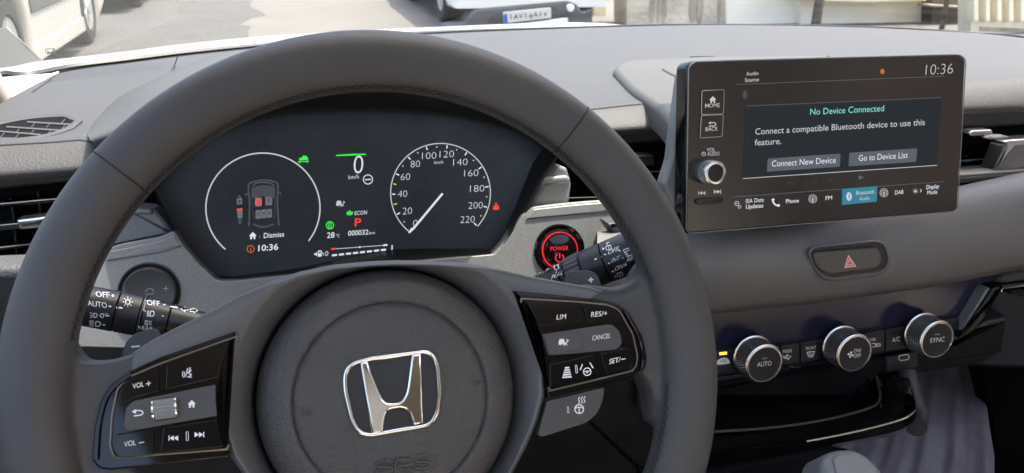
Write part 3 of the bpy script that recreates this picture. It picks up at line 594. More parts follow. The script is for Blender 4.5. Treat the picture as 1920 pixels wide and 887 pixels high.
# home / dismiss / time
def home(b, x, y, s, sf, m): b.poly([(x-s, y+.1*s), (x, y-s), (x+s, y-.05*s), (x+.68*s, y-.0*s), (x+.68*s, y+.9*s), (x+.22*s, y+.9*s), (x+.2*s, y+.3*s), (x-.2*s, y+.33*s), (x-.22*s, y+.95*s), (x-.68*s, y+.95*s), (x-.68*s, y+.1*s)], sf, m)
home(b, 474, 442, 7, g, W); b.text('Dismiss', 494.5, 446.5, 532.5, 443.5, 9.5, g, W); b.textc(':', 487, 442.5, 6, g, W); b.line(ell(470, 467, 6.5), 1.5, g, OR, True); b.textc('i', 470, 467, 8, g, OR, 0, bold=.04)
b.text('10:36', 484, 471, 521.5, 468, 11.5, g, W, bold=.02)
# car from above with seats
b.line(cat([(472, 372), (474, 390), (476, 412)], 3), 1.4, g, DK); b.line(cat([(516, 371), (515, 390), (514, 410)], 3), 1.4, g, DK); b.line(cat([(473, 351), (480, 344), (494, 342), (508, 344), (515, 350)], 3), 1.4, g, GY); b.line(cat([(467, 425), (468, 380), (466, 352), (470, 343), (493, 338), (517, 342), (521, 352), (520, 380), (523, 424)], 4), 4, g, DK)
b.poly(cat([(471, 362), (474, 352), (494, 347), (514, 351), (516, 362), (514, 372), (494, 368), (473, 372)], 3, True), g, DK)
b.line([(464, 363), (459, 366)], 4, g, DK); b.line([(523, 361), (528, 364)], 4, g, DK); b.line(cat([(474, 420), (494, 426), (514, 420)], 3), 4, g, DK)
for x, y, w, m in ((484.5, 379, 13, GY), (504, 377, 13, GY), (484, 402, 10, GY), (494.5, 401, 10, GY), (505, 400, 10, GY)):
    b.poly(rc([(x-w/2, y-8), (x+w/2, y-8.6), (x+w/2, y+8), (x-w/2, y+8.6)], 2), g, m)
    b.line([(x-3, y-4), (x+3, y+2)], 1.2, g2, RD if x < 486 and y < 385 else DK); b.line([(x+3, y-4), (x-3, y+2)], 1.2, g2, RD if x < 486 and y < 385 else DK)
b.line(ell(484.5, 378.5, 5, 6), 2, g2, RD, True)
b.poly([(444, 372), (454, 371), (454, 383), (444, 384)], g, GY); b.poly([(446.5, 375), (451.5, 374.7), (451.5, 381), (446.5, 381.3)], g2, DK); b.poly([(446, 366), (452, 366), (452, 371), (446, 371)], g, DK)
b.poly([(444, 393), (454.5, 392), (455, 408), (446, 410)], g, GY); b.poly([(444, 391.5), (454.5, 390.5), (454.5, 393.5), (444, 394.5)], g2, RD); b.poly([(447, 410), (454, 409), (453, 420), (447, 421)], g, DK)
# centre column
b.poly([(560, 297), (565, 296), (568, 292), (574, 292), (577, 296), (579, 298), (576, 300), (562, 301)], g, GR); b.line([(560, 303.5), (578, 302.5)], 1.6, g, GR); b.line([(563, 301.5), (559.5, 303.7), (563, 306)], 1.2, g, GR); b.line([(575, 300.5), (578.5, 302.6), (575, 305)], 1.2, g, GR)
b.poly([(630, 290.5), (660, 288.5), (686, 288), (686, 290.5), (660, 291.8), (630, 292.8)], g, GR)
b.text('0', 662.5, 326, 680.5, 325, 33, g, W, bold=-.012); b.text('km/h', 653, 336, 673, 334.5, 7.5, g, S); b.line(ell(690, 336.5, 8.6), 1.6, g, W, True); b.line([(684.5, 337), (695.5, 336.3)], 2, g, W)
def carfront(b, x, y, k, sf, m):
    b.poly([(x-6*k, y-1*k), (x-4.5*k, y-5*k), (x+1.5*k, y-5.3*k), (x+3*k, y-1.5*k), (x+3*k, y+2*k), (x+1.5*k, y+3.5*k), (x-1*k, y+1*k), (x-3.5*k, y+3.5*k), (x-6*k, y+3.5*k)], sf, m)
    b.line(ell(x+2*k, y+6*k, 5*k, 5*k, 200, 340, 8), 1.2*k, sf, m); b.line([(x+2*k, y+5*k), (x+8*k, y-3*k)], 1.4*k, sf, m); b.line([(x+6*k, y-4.5*k), (x+9*k, y-2*k)], 1.4*k, sf, m)
carfront(b, 637, 382, 1.1, g, S)
b.poly([(655.5, 394), (659, 397), (656, 401), (652.5, 397.5)], g, GR); b.poly([(649.5, 397), (655, 400), (655.5, 404.5), (650, 402)], g, GR); b.poly([(662, 396.5), (656.5, 400), (656.5, 404.5), (661.5, 401.5)], g, GR)
b.text('ECON', 665, 403.5, 688, 401.7, 7.5, g, W, bold=.02); b.text('P', 665, 424.5, 677, 424, 15, g, RD, bold=.015)
b.line(ell(618.7, 422.5, 6.8), 1.8, g, GR, True); b.line(rc([(616, 418.5), (621, 418), (621, 427), (616, 427.3)], 1.5), 1.5, g, GR, True); b.line([(616, 423), (621, 422.7)], 1.2, g, GR)
b.text('28', 613, 446.5, 627, 445.5, 10.5, g, W); b.text('°C', 629.5, 445.3, 637, 444.8, 6, g, S); b.text('000032', 652.5, 442.2, 690.5, 439.6, 9.5, g, W); b.text('km', 692, 439.6, 703, 438.8, 5.5, g, S)
b.poly([(588, 476.5), (594.5, 473), (594.5, 480)], g, W); b.poly(rc([(596, 470), (603, 469.5), (603, 481), (596, 481.5)], 1), g, W); b.poly([(597.5, 472), (601.5, 471.7), (601.5, 475), (597.5, 475.3)], g2, DK); b.line([(603.5, 473), (606, 475), (606, 479.5)], 1.2, g, W)
b.text('0', 609, 480, 615.5, 479.5, 9, g, S)
for i in range(8): x = 622.5+i*13.1; y = 477.2-i*1.42; b.poly([(x, y), (x+9.5, y-1), (x+9.5, y+2.6), (x, y+3.6)], g, W)
b.poly([(621.5, 465.3), (629.5, 464.6), (629.5, 468), (621.5, 468.6)], g, RD); b.line([(630, 466.6), (718, 460.2)], 1.3, g, S); b.poly([(718.5, 458.2), (726.5, 457.6), (726.5, 461), (718.5, 461.6)], g, W); b.poly([(673, 462), (676, 461.8), (676, 464.8), (673, 465)], g, W)
b.text('1', 733.5, 468.5, 736.5, 468.2, 9, g, S)
# speedometer
cx, cy, rx, ry = 826, 362, 93.5, 93
a0, per = 129, 273/220
b.line(ell(cx, cy, rx, ry, a0, a0+273, 96), 1.9, g, S)
lab = {0: (778.5, 419), 20: (763.5, 396), 40: (754.5, 364), 60: (760, 332), 80: (778.5, 308), 100: (804.5, 292.5), 120: (837.5, 289.5), 140: (863, 304.5), 160: (883.5, 325), 180: (894.5, 354), 200: (891.5, 385.5), 220: (876.5, 412)}
for s in range(0, 221, 10):
    a = rad(a0+s*per); d = V((cos(a)*rx, sin(a)*ry)); c = V((cx, cy))
    if s % 20 == 0:
        b.line([c+d*.975, c+d*.905], 2.2, g, W); w = 4.6*len(str(s)); x, y = lab[s]
        b.text(str(s), x-w+.5, y+6.3, x+w-.5, y+5.3, 12, g, W, bold=-.022)
    elif s in (30, 50): b.line([c+d*.965, c+d*.90], 2, g, YE)
    else: b.poly([c+d*.93+V((cos(q*pi/3), sin(q*pi/3)))*1.5 for q in range(6)], g, S)
b.text('km/h', 814, 307.5, 831, 306.5, 5.5, g, S)
b.line([(930, 381), (930.2, 384)], 4, g, RD); b.poly([(926, 385), (934.5, 384.7), (936.5, 393), (924, 393.5)], g, RD); b.line([(926, 380), (935.5, 393)], 1.1, g2, DK)
b.build('dial_graphics', CM, cl, 0)
b = MB(); b.slab([(765.5, 435.5), (774.5, 426.5), (828.5, 361.5), (831.5, 364), (777, 429.5), (768, 437.5)], CP.up(.0024), .0006); b.build('speed_needle', 'g_white', cl, 0)
# ------------------------------------------------------------------ power button, dimmer knob
def recess(b, cx, cy, r, pl, prof, n=56, m=0):
    c = pl(cx, cy); k = (pl(cx+r, cy)-c).length; b.lathe(c, pl.n, [(a*k, h) for a, h in prof], n, m); return c, k
pw = thing('power_button', 'round black start button lit in red, reading POWER', 'push button', TRIM(1049, 469))
b = MB(); c, k = recess(b, 1049, 469, 45, TP.up(.0006), [(1.04, -.001), (1.03, .0012), (.98, .0018), (.93, .0014), (.86, .0006), (.80, .0006), (.76, .0010), (.73, .0004), (.60, .0004)]); b.build('bezel', 'gloss', pw)
c = c+TP.n*.0034
b = MB(); b.lathe(c, TP.n, [(k*.735, -.004), (k*.73, -.0012), (k*.715, -.0006), (k*.70, -.0012), (k*.695, -.004)], 56); b.build('light_ring', 'g_power', pw)
b = MB(); b.lathe(c, TP.n, [(k*.68, -.004), (k*.68, .0), (k*.65, .0012), (k*.60, .0016), (.0005, .0018)], 56, cap1=True); bt = b.build('button', 'gloss', pw); s_ = BV(b, .0003)
b = MB(); b.text('POWER', 1032, 470.5, 1065.5, 469, 8.3, s_, 0, bold=.03); b.line(ell(1049, 483.5, 7.6, 7.6, -55, 235, 24), 2, s_); b.line([(1049, 474.5), (1049.2, 484)], 2, s_); b.build('symbol', 'g_power', bt, 0)
dk = thing('dimmer_knob', 'round dark grey knob with a plus mark behind the lights stalk', 'knob', TRIM(279, 548))
b = MB(); c, k = recess(b, 280, 547, 57, TP.up(.0006), [(1.04, -.001), (1.03, .0012), (.99, .0016), (.96, .0010), (.93, .0005), (.80, .0005)]); b.build('recess_ring', 'black_plastic', dk)
b = MB(); c2 = TP.up(.006)(279, 550); b.lathe(c2, TP.n, [(k*.90, -.015), (k*.89, -.002), (k*.86, 0), (k*.83, .0006), (k*.78, .0), (.0005, .0002)], 56, cap1=True); kn = b.build('cap', 'dark_plastic', dk); s_ = BV(b, .0003)
b = MB(); b.line([(306, 541), (316, 540.6)], 1.4, s_); b.line([(311, 536), (311, 546)], 1.4, s_); b.line(ell(281, 549, 8, 8, 190, 350, 12), 1.4, s_); b.line([(273, 552), (289, 551)], 1.2, s_); b.build('symbol', 'print_dim', kn, 0)
# ------------------------------------------------------------------ stalks
def stalk(name, label, axis, radii, d0, d1, segs):
    """axis px points from near the rim to the column; segs: list of (t0,t1,material,kind)"""
    A, B = axis; p0, p1 = at(*A, d0), at(*B, d1); ax = (p1-p0); L = ax.length; axn = ax.normalized()
    t = thing(name, label, 'control stalk', p1); surf = MB()
    fr = Fw - axn*Fw.dot(axn); u = (-fr).normalized()
    rr = lambda s: lerp(s, [q[0] for q in radii], [q[1] for q in radii])
    for s0, s1, mt, kind, nm in segs:
        b = MB(); n = 48; pr = []; k = 8
        pr.append((rr(s0)-.0012, s0*L)); pr.append((rr(s0), s0*L+.0004))
        for j in range(1, k): q = s0+(s1-s0)*j/k; pr.append((rr(q), q*L))
        pr.append((rr(s1), s1*L-.0004)); pr.append((rr(s1)-.0012, s1*L))
        if kind == 'rib': b.lathe(p0, axn, pr, 96, wob=lambda i, j: (1.035 if j % 4 < 2 else .985), u=u)
        elif kind == 'bulge': b.lathe(p0, axn, [(r*1.05, h) for r, h in pr], n, u=u)
        else: b.lathe(p0, axn, pr, n, cap0=s0 == 0, u=u)
        o = b.build(nm, mt, t, 35); surf.add(b.v, b.f)
    return t, BV(surf, .0004)
ls, LS = stalk('light_stalk', 'black headlight stalk left of the steering column, marked OFF and AUTO', ((120, 566), (440, 624)), [(0, .0113), (.35, .0117), (.5, .0115), (.62, .0100), (1, .0071)], .478, .505,
    [(0, .30, 'black_plastic', 'a', 'end_cap'), (.303, .435, 'black_plastic', 'a', 'switch_ring'), (.438, .449, 'dark_plastic', 'bulge', 'ring_collar'), (.452, .60, 'black_plastic', 'a', 'fog_ring'), (.603, 1, 'black_plastic', 'a', 'arm')])
b = MB(); l_ = -.12
b.text('OFF', 180, 557, 206, 559, 10, LS, lean=l_, bold=.01); b.poly(ell(211.5, 555, 2.3, n=10), LS); b.text('AUTO', 165, 573, 201, 578, 10, LS, lean=l_, bold=.01); b.line([(204, 574.5), (209, 575)], 2.5, LS)
for dx, dy in ((0, 0),): b.line(rc([(176, 587), (181, 587.3), (183, 591), (181, 594.5), (176, 594)], 2), 1.5, LS, 0, True); b.line(rc([(195, 588), (190, 588), (187.5, 591.5), (190, 595), (194, 595)], 2), 1.5, LS, 0, True); [b.line([(x0, y0), (x1, y1)], 1.1, LS) for x0, y0, x1, y1 in ((169, 586, 174, 588), (169, 591, 174, 591), (169, 595, 174, 593.5), (197, 589, 202, 587.5), (197, 592, 202, 592))]
b.line([(199, 591.5), (205, 592)], 2.4, LS); b.line(rc([(180, 602), (186, 602.5), (190, 606.5), (186, 611), (179, 610.5)], 3), 1.6, LS, 0, True); [b.line([(168, y), (176, y+.5)], 1.2, LS) for y in (601, 604, 607, 610)]; b.line([(193, 608), (198, 608.6)], 2.2, LS)
b.line(ell(239.5, 567, 4.2), 1.5, LS, 0, True); [b.line([(239.5+6.5*cos(a), 567+6.5*sin(a)), (239.5+9.6*cos(a), 567+9.6*sin(a))], 1.3, LS) for a in [pi/4*q for q in range(8)]]; b.line([(219, 576.5), (230, 578)], 2.6, LS)
b.line([(276, 565), (271.5, 564.6), (269.5, 583), (273, 583.6)], 1.9, LS); b.text('OFF', 276, 572.5, 299.5, 574.5, 9, LS, lean=l_, bold=.01); b.line([(306, 572.3), (310, 572.6)], 2, LS)
b.line(rc([(283, 583), (288, 584), (289.5, 589), (286, 593.5), (281, 592.5)], 2.5), 1.5, LS, 0, True); [b.line([(275, y), (281, y+.6)], 1.1, LS) for y in (585, 588.5, 592)]; b.line(cat([(279, 582), (277, 588), (278.5, 594)], 3), 1, LS); b.line([(303, 592.5), (307, 592.8)], 1.8, LS)
b.line(rc([(276, 600), (272, 602), (272.5, 608), (276.5, 610)], 2), 1.4, LS, 0, True); [b.line([(278.5, y), (284.5, y+.5)], 1, LS) for y in (602, 605, 608)]; b.text('REAR', 260, 617, 288, 619, 7, LS, lean=l_)
b.line([(319, 575.5), (333, 577.8)], 2.4, LS)
def arrow(b, x, y, s, d): b.line([(x-d*7*s, y-2.6*s), (x+d*0, y-2.6*s), (x, y-6*s), (x+d*7.5*s, y), (x, y+6*s), (x, y+2.6*s), (x-d*7*s, y+2.6*s)], 1.3, LS, 0, True)
arrow(b, 346, 580, .95, -1); arrow(b, 363, 583, .95, 1)
b.build('lettering', 'print', ls, 0)
wsk, WS = stalk('wiper_stalk', 'black wiper stalk right of the steering column, marked OFF INT ON', ((1235, 452), (985, 553)), [(0, .0135), (.3, .0132), (.5, .0128), (.62, .0122), (.75, .0098), (1, .0085)], .53, .555,
    [(0, .375, 'black_plastic', 'a', 'end_cap'), (.378, .535, 'black_plastic', 'a', 'switch_ring'), (.54, .66, 'dark_plastic', 'rib', 'ribbed_ring'), (.663, .70, 'black_plastic', 'a', 'ring_collar'), (.703, 1, 'black_plastic', 'a', 'arm')])
b = MB(); l_ = .3
b.poly(ell(1131.5, 467, 2, n=10), WS); b.line(rc([(1136, 463), (1145, 460), (1147, 467), (1138, 470)], 1.5), 1.2, WS, 0, True); b.line([(1141, 461), (1142.5, 468.5)], 1, WS); b.line([(1139, 460), (1138, 456.5), (1143, 455)], 1.1, WS)
b.line([(1133, 478), (1137, 476.7)], 2.2, WS); b.text('OFF', 1139.5, 478, 1158.5, 471, 9, WS, lean=l_, bold=.01); b.line([(1140, 494), (1144, 492.6)], 2.2, WS); b.text('INT', 1146, 493, 1161, 487.3, 9, WS, lean=l_, bold=.01); b.line([(1147, 509), (1151, 507.6)], 2.2, WS); b.text('ON', 1152, 508, 1167, 502.4, 9, WS, lean=l_, bold=.01)
b.poly(ell(1153.5, 517.5, 1.6, n=8), WS); b.line(rc([(1156, 512.5), (1166, 509), (1168, 515.5), (1158.5, 519)], 1.5), 1.1, WS, 0, True); b.line([(1161, 511), (1163, 517)], 1, WS)
b.line([(1158, 470.5), (1162, 469), (1174, 496), (1170, 497.6)], 1.8, WS); b.line([(1166, 484), (1169, 482.7)], 1.6, WS); b.text('REAR', 1175, 491, 1197, 482.5, 8, WS, lean=l_); b.line([(1172, 473), (1186, 465), (1182, 464), (1169, 469), (1176, 481), (1190, 476)], 1.3, WS); b.line([(1173, 472), (1180, 480)], 1.2, WS)
b.line([(1115, 487), (1127, 482)], 2.4, WS); b.text('PULL', 1034, 524, 1055, 514.5, 7.5, WS, lean=l_); b.text('FRT', 1009, 518, 1028, 509.5, 7, WS, lean=l_)
b.line(rc([(1039, 500), (1047, 497), (1049, 503), (1042, 507)], 2), 1.3, WS, 0, True); b.line([(1044, 508), (1043, 512)], 1.2, WS); b.line([(1040, 497), (1038, 500)], 1, WS); b.line([(1045, 495), (1044, 499), (1049, 496)], 1, WS)
b.build('lettering', 'print', wsk, 0)
# ------------------------------------------------------------------ steering wheel
WN = nrm(26); WO = at(690, 690, .4425); WU = V((1, 0, 0)); WV = V((0, sin(rad(26)), cos(rad(26))))
WP = lambda h=0: PL(WO, WN, h)
w0 = WO.dot(WN); RC = WU*.043 - WV*.032 + WN*w0; HC = WU*.0425 - WV*.0438 + WN*w0
sw = thing('steering_wheel', 'dark leather steering wheel with silver badge on its round hub', 'steering wheel', HC - WN*.05)
RO, RI = .1847, .1515; RM, RA, RB = (RO+RI)/2, (RO-RI)/2, .0150
def rimp(th, ph, k=1): 
    c = RC + (WU*cos(th)+WV*sin(th))*RM; e = WU*cos(th)+WV*sin(th)
    cp, sp = cos(ph), sin(ph); return c + e*(RA*k*cp) + WN*(RB*k*(abs(sp)**.92)*(1 if sp >= 0 else -1))
b = MB(); n = 220; b.loops([[rimp(2*pi*i/n, 2*pi*j/28) for j in range(28)] for i in range(n)] + [[rimp(0, 2*pi*j/28) for j in range(28)]])
# leather wings that run from the rim into the two spokes
b.slab(cat([(60, 560), (128, 640), (143, 664), (158, 677), (200, 676), (250, 662), (300, 640), (300, 690), (250, 780), (250, 930), (120, 980), (40, 900), (30, 700)], 4, True), WP(.0005), .020, .007, 4)
b.slab(cat([(1270, 430), (1205, 500), (1196, 518), (1180, 532), (1150, 538), (1090, 535), (1090, 600), (1130, 690), (1190, 700), (1208, 712), (1222, 745), (1232, 800), (1290, 760), (1300, 600)], 4, True), WP(.0005), .020, .007, 4)
raw = bpy.data.objects.new('raw', b.mesh('raw', 'leather', V((0, 0, 0)), 0, True)); COL.objects.link(raw)
md = raw.modifiers.new('r', 'REMESH'); md.mode = 'VOXEL'; md.voxel_size = .0016
md = raw.modifiers.new('s', 'SMOOTH'); md.factor = .5; md.iterations = 14
dg = bpy.context.evaluated_depsgraph_get(); dg.update(); me = bpy.data.meshes.new_from_object(raw.evaluated_get(dg)); bpy.data.objects.remove(raw)
me.materials.clear(); me.materials.append(M['leather']); me.transform(Matrix.Translation(-OFF[sw.name])); me.polygons.foreach_set('use_smooth', [True]*len(me.polygons))
rim = bpy.data.objects.new('rim', me); COL.objects.link(rim); rim.parent = sw; OFF[rim.name] = OFF[sw.name]
# seams where the leather panels meet, and the cross stitching inside
def ang(x, y): q = WP()(x, y)-RC; return atan2(q.dot(WV), q.dot(WU))
b = MB()
for a, c2 in (((178, 286), (264, 352)), ((1097, 206), (1043, 279))):
    b = MB()
    t0, t1 = ang(*a), ang(*c2); b.tube([rimp(t0+(t1-t0)*max(0, min(1, (ph+.3)/(pi+.3))), ph, .988) for ph in [-.9+i*.12 for i in range(44)]], .00042, 6); b.build('seam', 'seam', rim)
b = MB()
for lo, hi in ((rad(13), rad(167)), (rad(-31), rad(-8))):
    N_ = int((hi-lo)*RI/.0046); th = [lo+(hi-lo)*i/N_ for i in range(N_+1)]
    f1, f2 = rad(152), rad(167)
    for i in range(N_):
        for p, q in ((f1, f2), (f2, rad(159))):
            A = rimp(th[i], p+random.uniform(-.03, .03), .995); C = rimp(th[i+1], q+random.uniform(-.04, .04), .995); Mi = rimp((th[i]+th[i+1])/2, (p+q)/2, 1.006); b.tube([A, Mi, C], .00028, 5)
    b.tube([rimp(t, rad(157), .990) for t in th], .0004, 5)
b.build('stitching', 'thread', rim)
# satin yoke: ring round the hub with its two wings
ytop = [(243, 664), (290, 634), (350, 604), (400, 580), (440, 557), (500, 531), (560, 509), (620, 496), (690, 489), (740, 487), (810, 488), (880, 493), (950, 506), (1000, 518), (1060, 529), (1124, 541), (1134, 546), (1138, 556)]
yout = ytop + [(1128, 560), (1020, 550), (967, 547), (985, 573), (1000, 602), (1014, 640), (1022, 672), (1024, 740), (1010, 790), (990, 838), (955, 905), (900, 965), (723, 1010), (540, 965), (470, 912), (432, 858), (415, 800), (409, 737), (419, 690), (444, 624), (380, 644), (240, 696)]
pc = V((723, 745)); K = 180; pl0 = WP(0.002)
ring = ang_sort(yout, pc, K); O = [pl0(*p) for p in ring]
dirs = [((p-HC)-WN*(p-HC).dot(WN)).normalized() for p in O]; Rr = [((p-HC)-WN*(p-HC).dot(WN)).length for p in O]
EE = lambda r: min(.0835, r-.0022)
GG = lambda r, t: EE(r)-.0006+(.0695-EE(r)+.0006)*t
def lay(fr, h): return [HC+d*fr(r)+WN*h for d, r in zip(dirs, Rr)]
b = MB(); b.loops([lay(lambda r: r, -.02), lay(lambda r: r, -.001), lay(lambda r: r-.0006, .0006), lay(lambda r: r-.002, .0017), lay(lambda r: max(r-.005, EE(r)), .002), lay(lambda r: GG(r, .0), .0018), lay(lambda r: GG(r, .14), .0005), lay(lambda r: GG(r, .22), -.0012), lay(lambda r: GG(r, .38), -.003), lay(lambda r: GG(r, .85), -.012), lay(lambda r: .0695, -.03)])
b.build('spoke_yoke', 'satin', sw, 45)
b = MB(); b.lathe(HC, WN, [(.045, -.026), (.0715, -.026), (.0715, -.034), (.045, -.034)], 96); b.build('hub_backing', 'deep', sw)
# hub / airbag cover
prof = [(.0660, -.035), (.0682, -.022), (.0684, -.016), (.0678, -.0105), (.0655, -.0045), (.0620, -.0002), (.0575, .0027), (.0535, .0038), (.0515, .0041), (.0507, .0036), (.0499, .0019), (.0490, .0026), (.0470, .0033), (.033, .0042), (.015, .0046), (.0004, .0047)]
b = MB(); b.lathe(HC, WN, prof, 128, cap1=True); hub = b.build('hub_cover', 'hub_leather', sw, 60); HB = BV(b, .0005)
b = MB(); HT = BV(MB().lathe(HC, WN, prof, 128), .0002)
def emb(b, pts, w, closed=False):
    P = [HT(*p) for p in pts]; b.tube(P, w, 6, closed=closed)
for t, x0, y0, x1, y1 in (('SRS', 704, 886, 808, 870),):
    vs, fs = glyphs(t, .0)
for pts in ([(736, 868), (730, 864), (712, 866), (706, 871), (712, 875), (730, 875), (736, 880), (730, 885), (710, 886), (704, 882)], [(743, 886), (742, 864), (766, 861), (771, 866), (766, 872), (744, 874)], [(760, 873), (772, 883)], [(806, 858), (800, 854), (784, 856), (779, 861), (784, 866), (800, 866), (806, 871), (800, 877), (783, 878), (777, 874)]): emb(b, cat(pts, 3), .0010)
emb(b, [(700, 890), (812, 876)], .0006); emb(b, [(563, 769), (580, 767), (583, 778)], .0006); emb(b, [(571, 769), (572, 777), (566, 779)], .0006); emb(b, [(886, 713), (904, 712)], .0006); emb(b, cat([(890, 714), (891, 720), (897, 721), (899, 715)], 3), .0006)
b.build('embossed_lettering', 'hub_leather', hub)
EP = PL(HC+WN*.0042, WN)
b = MB()
eo = rc([(642, 708), (646, 690), (659, 678), (694, 668), (799, 655), (815, 661), (825, 683), (830, 737), (825, 774), (813, 797), (795, 803.5), (694, 820.5), (675, 817), (664, 807), (655, 788), (643, 737)], [8, 8, 8, 6, 8, 8, 10, 10, 8, 8, 8, 8, 7, 6, 8, 10])
ec = V((737, 738)); eo = ang_sort(eo, ec, 96); ei = [ec+(p-ec)*(1-10/(p-ec).length) for p in eo]
ei2 = [ec+(p-ec)*(1-5/(p-ec).length) for p in eo]
e0, e1, e2 = EP.up(0), EP.up(.0018), EP.up(.0028)
b.loops([[e0(*p) for p in eo], [e1(*p) for p in eo], [e2(*p) for p in [ec+(p-ec)*(1-2.2/(p-ec).length) for p in eo]], [e2(*p)+WN*.0002 for p in ei2], [e2(*p) for p in [ec+(p-ec)*(1-7.8/(p-ec).length) for p in eo]], [e1(*p) for p in ei], [e0(*p) for p in ei]])
H_ = [(675, 679), (690, 676.5)] + cat([(697, 700), (711, 734), (719, 748.5), (728, 755), (740, 755.5), (749, 753.5), (758, 745), (764, 726), (772, 664.5)], 3)[0:] + [(790, 662.5), (794, 794)] + [(776, 798)] + cat([(771, 784), (765, 771), (753, 765.5), (742, 766.5), (730, 769.5), (723.5, 778), (718, 812)], 3) + [(697, 813)]
b.slab(H_, EP.up(.0036), .0036, .0011, 3)
b.build('badge', 'chrome', hub, 50)
b = MB(); b.slab([ec+(p-ec)*(1-4/(p-ec).length) for p in eo], EP.up(.0005), .002); b.build('badge_field', 'black_plastic', hub)
mat('bezel_metal', (.16, .13, .10), .3, .6)
# spoke bezels and their buttons
def button(poly, r, h, m, icons=None, bev=.0004, depth=.004, label=None):
    r = [max(q, 3.5) for q in (r if isinstance(r, list) else [r]*len(poly))]
    b = MB(); b.slab(rc(poly, r), WP(h), depth, bev, 3); o = b.build('button', m, sw, 40, label)
    if icons: s = WP(h+.0003); q = MB(); icons(q, s); q.build('symbol', 'print', o, 0)
    return o
b = MB()
bl = rc([(172, 862), (177, 800), (188, 752), (205, 724), (240, 697), (300, 670), (443, 621), (432, 650), (419, 690), (410, 737), (411, 800), (419, 842), (430, 850), (430, 858), (205, 882), (184, 878)], [8, 8, 10, 10, 8, 8, 4, 4, 4, 4, 4, 4, 4, 4, 8, 6])
br = rc([(960, 545), (1019, 550), (1124, 562), (1147, 567), (1168, 575), (1182, 590), (1206, 631), (1214, 668), (1211, 692), (1194, 705), (1028, 748), (1026, 728), (1014, 638), (995, 587), (976, 562)], [4, 4, 8, 8, 8, 10, 10, 8, 8, 8, 4, 4, 4, 4, 4])
b.slab(bl, WP(.004), .012, .0010, 4); b.build('spoke_bezel', 'gloss', sw, 40); b = MB(); b.slab(br, WP(.004), .012, .0010, 4); b.build('spoke_bezel', 'gloss', sw, 40)
for P in ([(446, 630), (300, 682), (240, 708), (220, 730), (210, 780), (207, 838), (216, 858), (300, 852), (428, 842)], [(975, 560), (1082, 566), (1140, 572), (1160, 581), (1186, 626), (1195, 668), (1192, 688), (1183, 696), (1030, 733)]):
    b = MB(); b.tube([WP(.0046)(*p) for p in cat(rc(P, 8), 2)], .0006, 6); b.build('bezel_line', 'bezel_metal', sw)
for P in ([(182, 862), (186, 800), (197, 754), (213, 728), (245, 703)], [(1172, 583), (1197, 630), (1206, 668), (1203, 690)]): b = MB(); b.tube([WP(.0050)(*p) for p in cat(P, 4)], .0009, 6); b.build('bezel_ridge', 'gloss', sw)
def ic_volp(q, s): q.text('VOL', 249, 729, 270, 724.6, 9.5, s, lean=-.05, bold=.01); q.line([(273.5, 720), (283, 718)], 1.4, s); q.line([(278, 714.4), (278.8, 723.6)], 1.4, s)
def ic_voice(q, s):
    q.line([(352, 690), (350, 696), (353, 700), (359, 694)], 1.4, s); q.line(cat([(356, 694), (353, 700), (359, 702), (353, 707), (360, 707)], 2), 1.6, s); q.line([(357, 689), (355, 695)], 2, s)
    for k in (0, 3.4, 6.6): q.line(cat([(350-k, 698-k*.3), (348.5-k, 702), (350.5-k, 706.5+k*.2)], 2), 1.2, s)
def ic_volm(q, s): q.text('VOL', 233, 838, 255, 834, 9.5, s, lean=-.05, bold=.01); q.line([(260.5, 830.4), (270, 829)], 1.6, s)
def trk(q, s, x, y, d, k=1, m=0):
    q.line([(x-d*9*k, y-5*k), (x-d*9*k, y+5*k)], 1.8*k, s, m)
    for o in (-8, 0): q.poly([(x+d*o*k, y), (x+d*(o+8)*k, y-5*k), (x+d*(o+8)*k, y+5*k)], s, m)
def ic_trk(q, s): trk(q, s, 326, 821.5, 1); trk(q, s, 373, 815, -1); q.line(rc([(349, 810), (353, 809.6), (353.5, 826), (349.5, 826.4)], 2), 1, s, 0, True)
def ic_mid(q, s):
    q.line(cat([(251, 770), (264, 770), (268, 774), (264, 778), (251, 780)], 3), 2.2, s); q.poly([(247, 772), (255, 767), (255, 776)], s); home(q, 359.5, 757.5, 7.5, s, 0)
button([(236, 713), (300, 688), (297, 734), (250, 746), (226, 762), (222, 740)], [10, 2, 2, 10, 6, 6], .0056, 'gloss', ic_volp)
button([(313, 685), (429, 642), (413, 685), (408, 708), (310, 731)], 2, .0056, 'gloss', ic_voice)
mb_ = button([(236, 764), (250, 752), (404, 721), (404, 750), (407, 780), (241, 809), (231, 800)], [8, 6, 3, 2, 3, 6, 6], .0062, 'matte_button', ic_mid)
button([(217, 815), (240, 812), (289, 803), (287, 853), (224, 859), (213, 848)], [4, 4, 2, 2, 8, 8], .0056, 'gloss', ic_volm)
button([(306, 802), (406, 787), (411, 815), (418, 838), (301, 849)], 2, .0056, 'gloss', ic_trk)
b = MB(); c = WP(.0052)(310.5, 766); b.slab(rc([(282, 750), (333, 741), (338, 784), (287, 792)], 7), WP(.0066), .003, .0008); wb_ = b.build('scroll_wheel', 'black_plastic', sw)
b = MB(); L0, L1 = WP(.0042)(289, 768), WP(.0042)(332, 762); ax = (L1-L0).normalized(); hl = (L1-L0).length
b.lathe(L0, ax, [(.0001, 0), (.0050, 0), (.0054, .0005), (.0054, hl-.0005), (.005, hl), (.0001, hl)], 72, wob=lambda i, j: 1.0 if (j % 3 or i in (0, 5)) else .94); b.build('roller', 'silver_side', wb_, 25)
for P in (L0, L1): b = MB(); b.lathe(P-ax*.0008, ax, [(.0001, 0), (.0052, 0), (.0057, .0004), (.0057, .0012), (.0052, .0016), (.0001, .0016)], 40); b.build('end_ring', 'chrome', wb_)
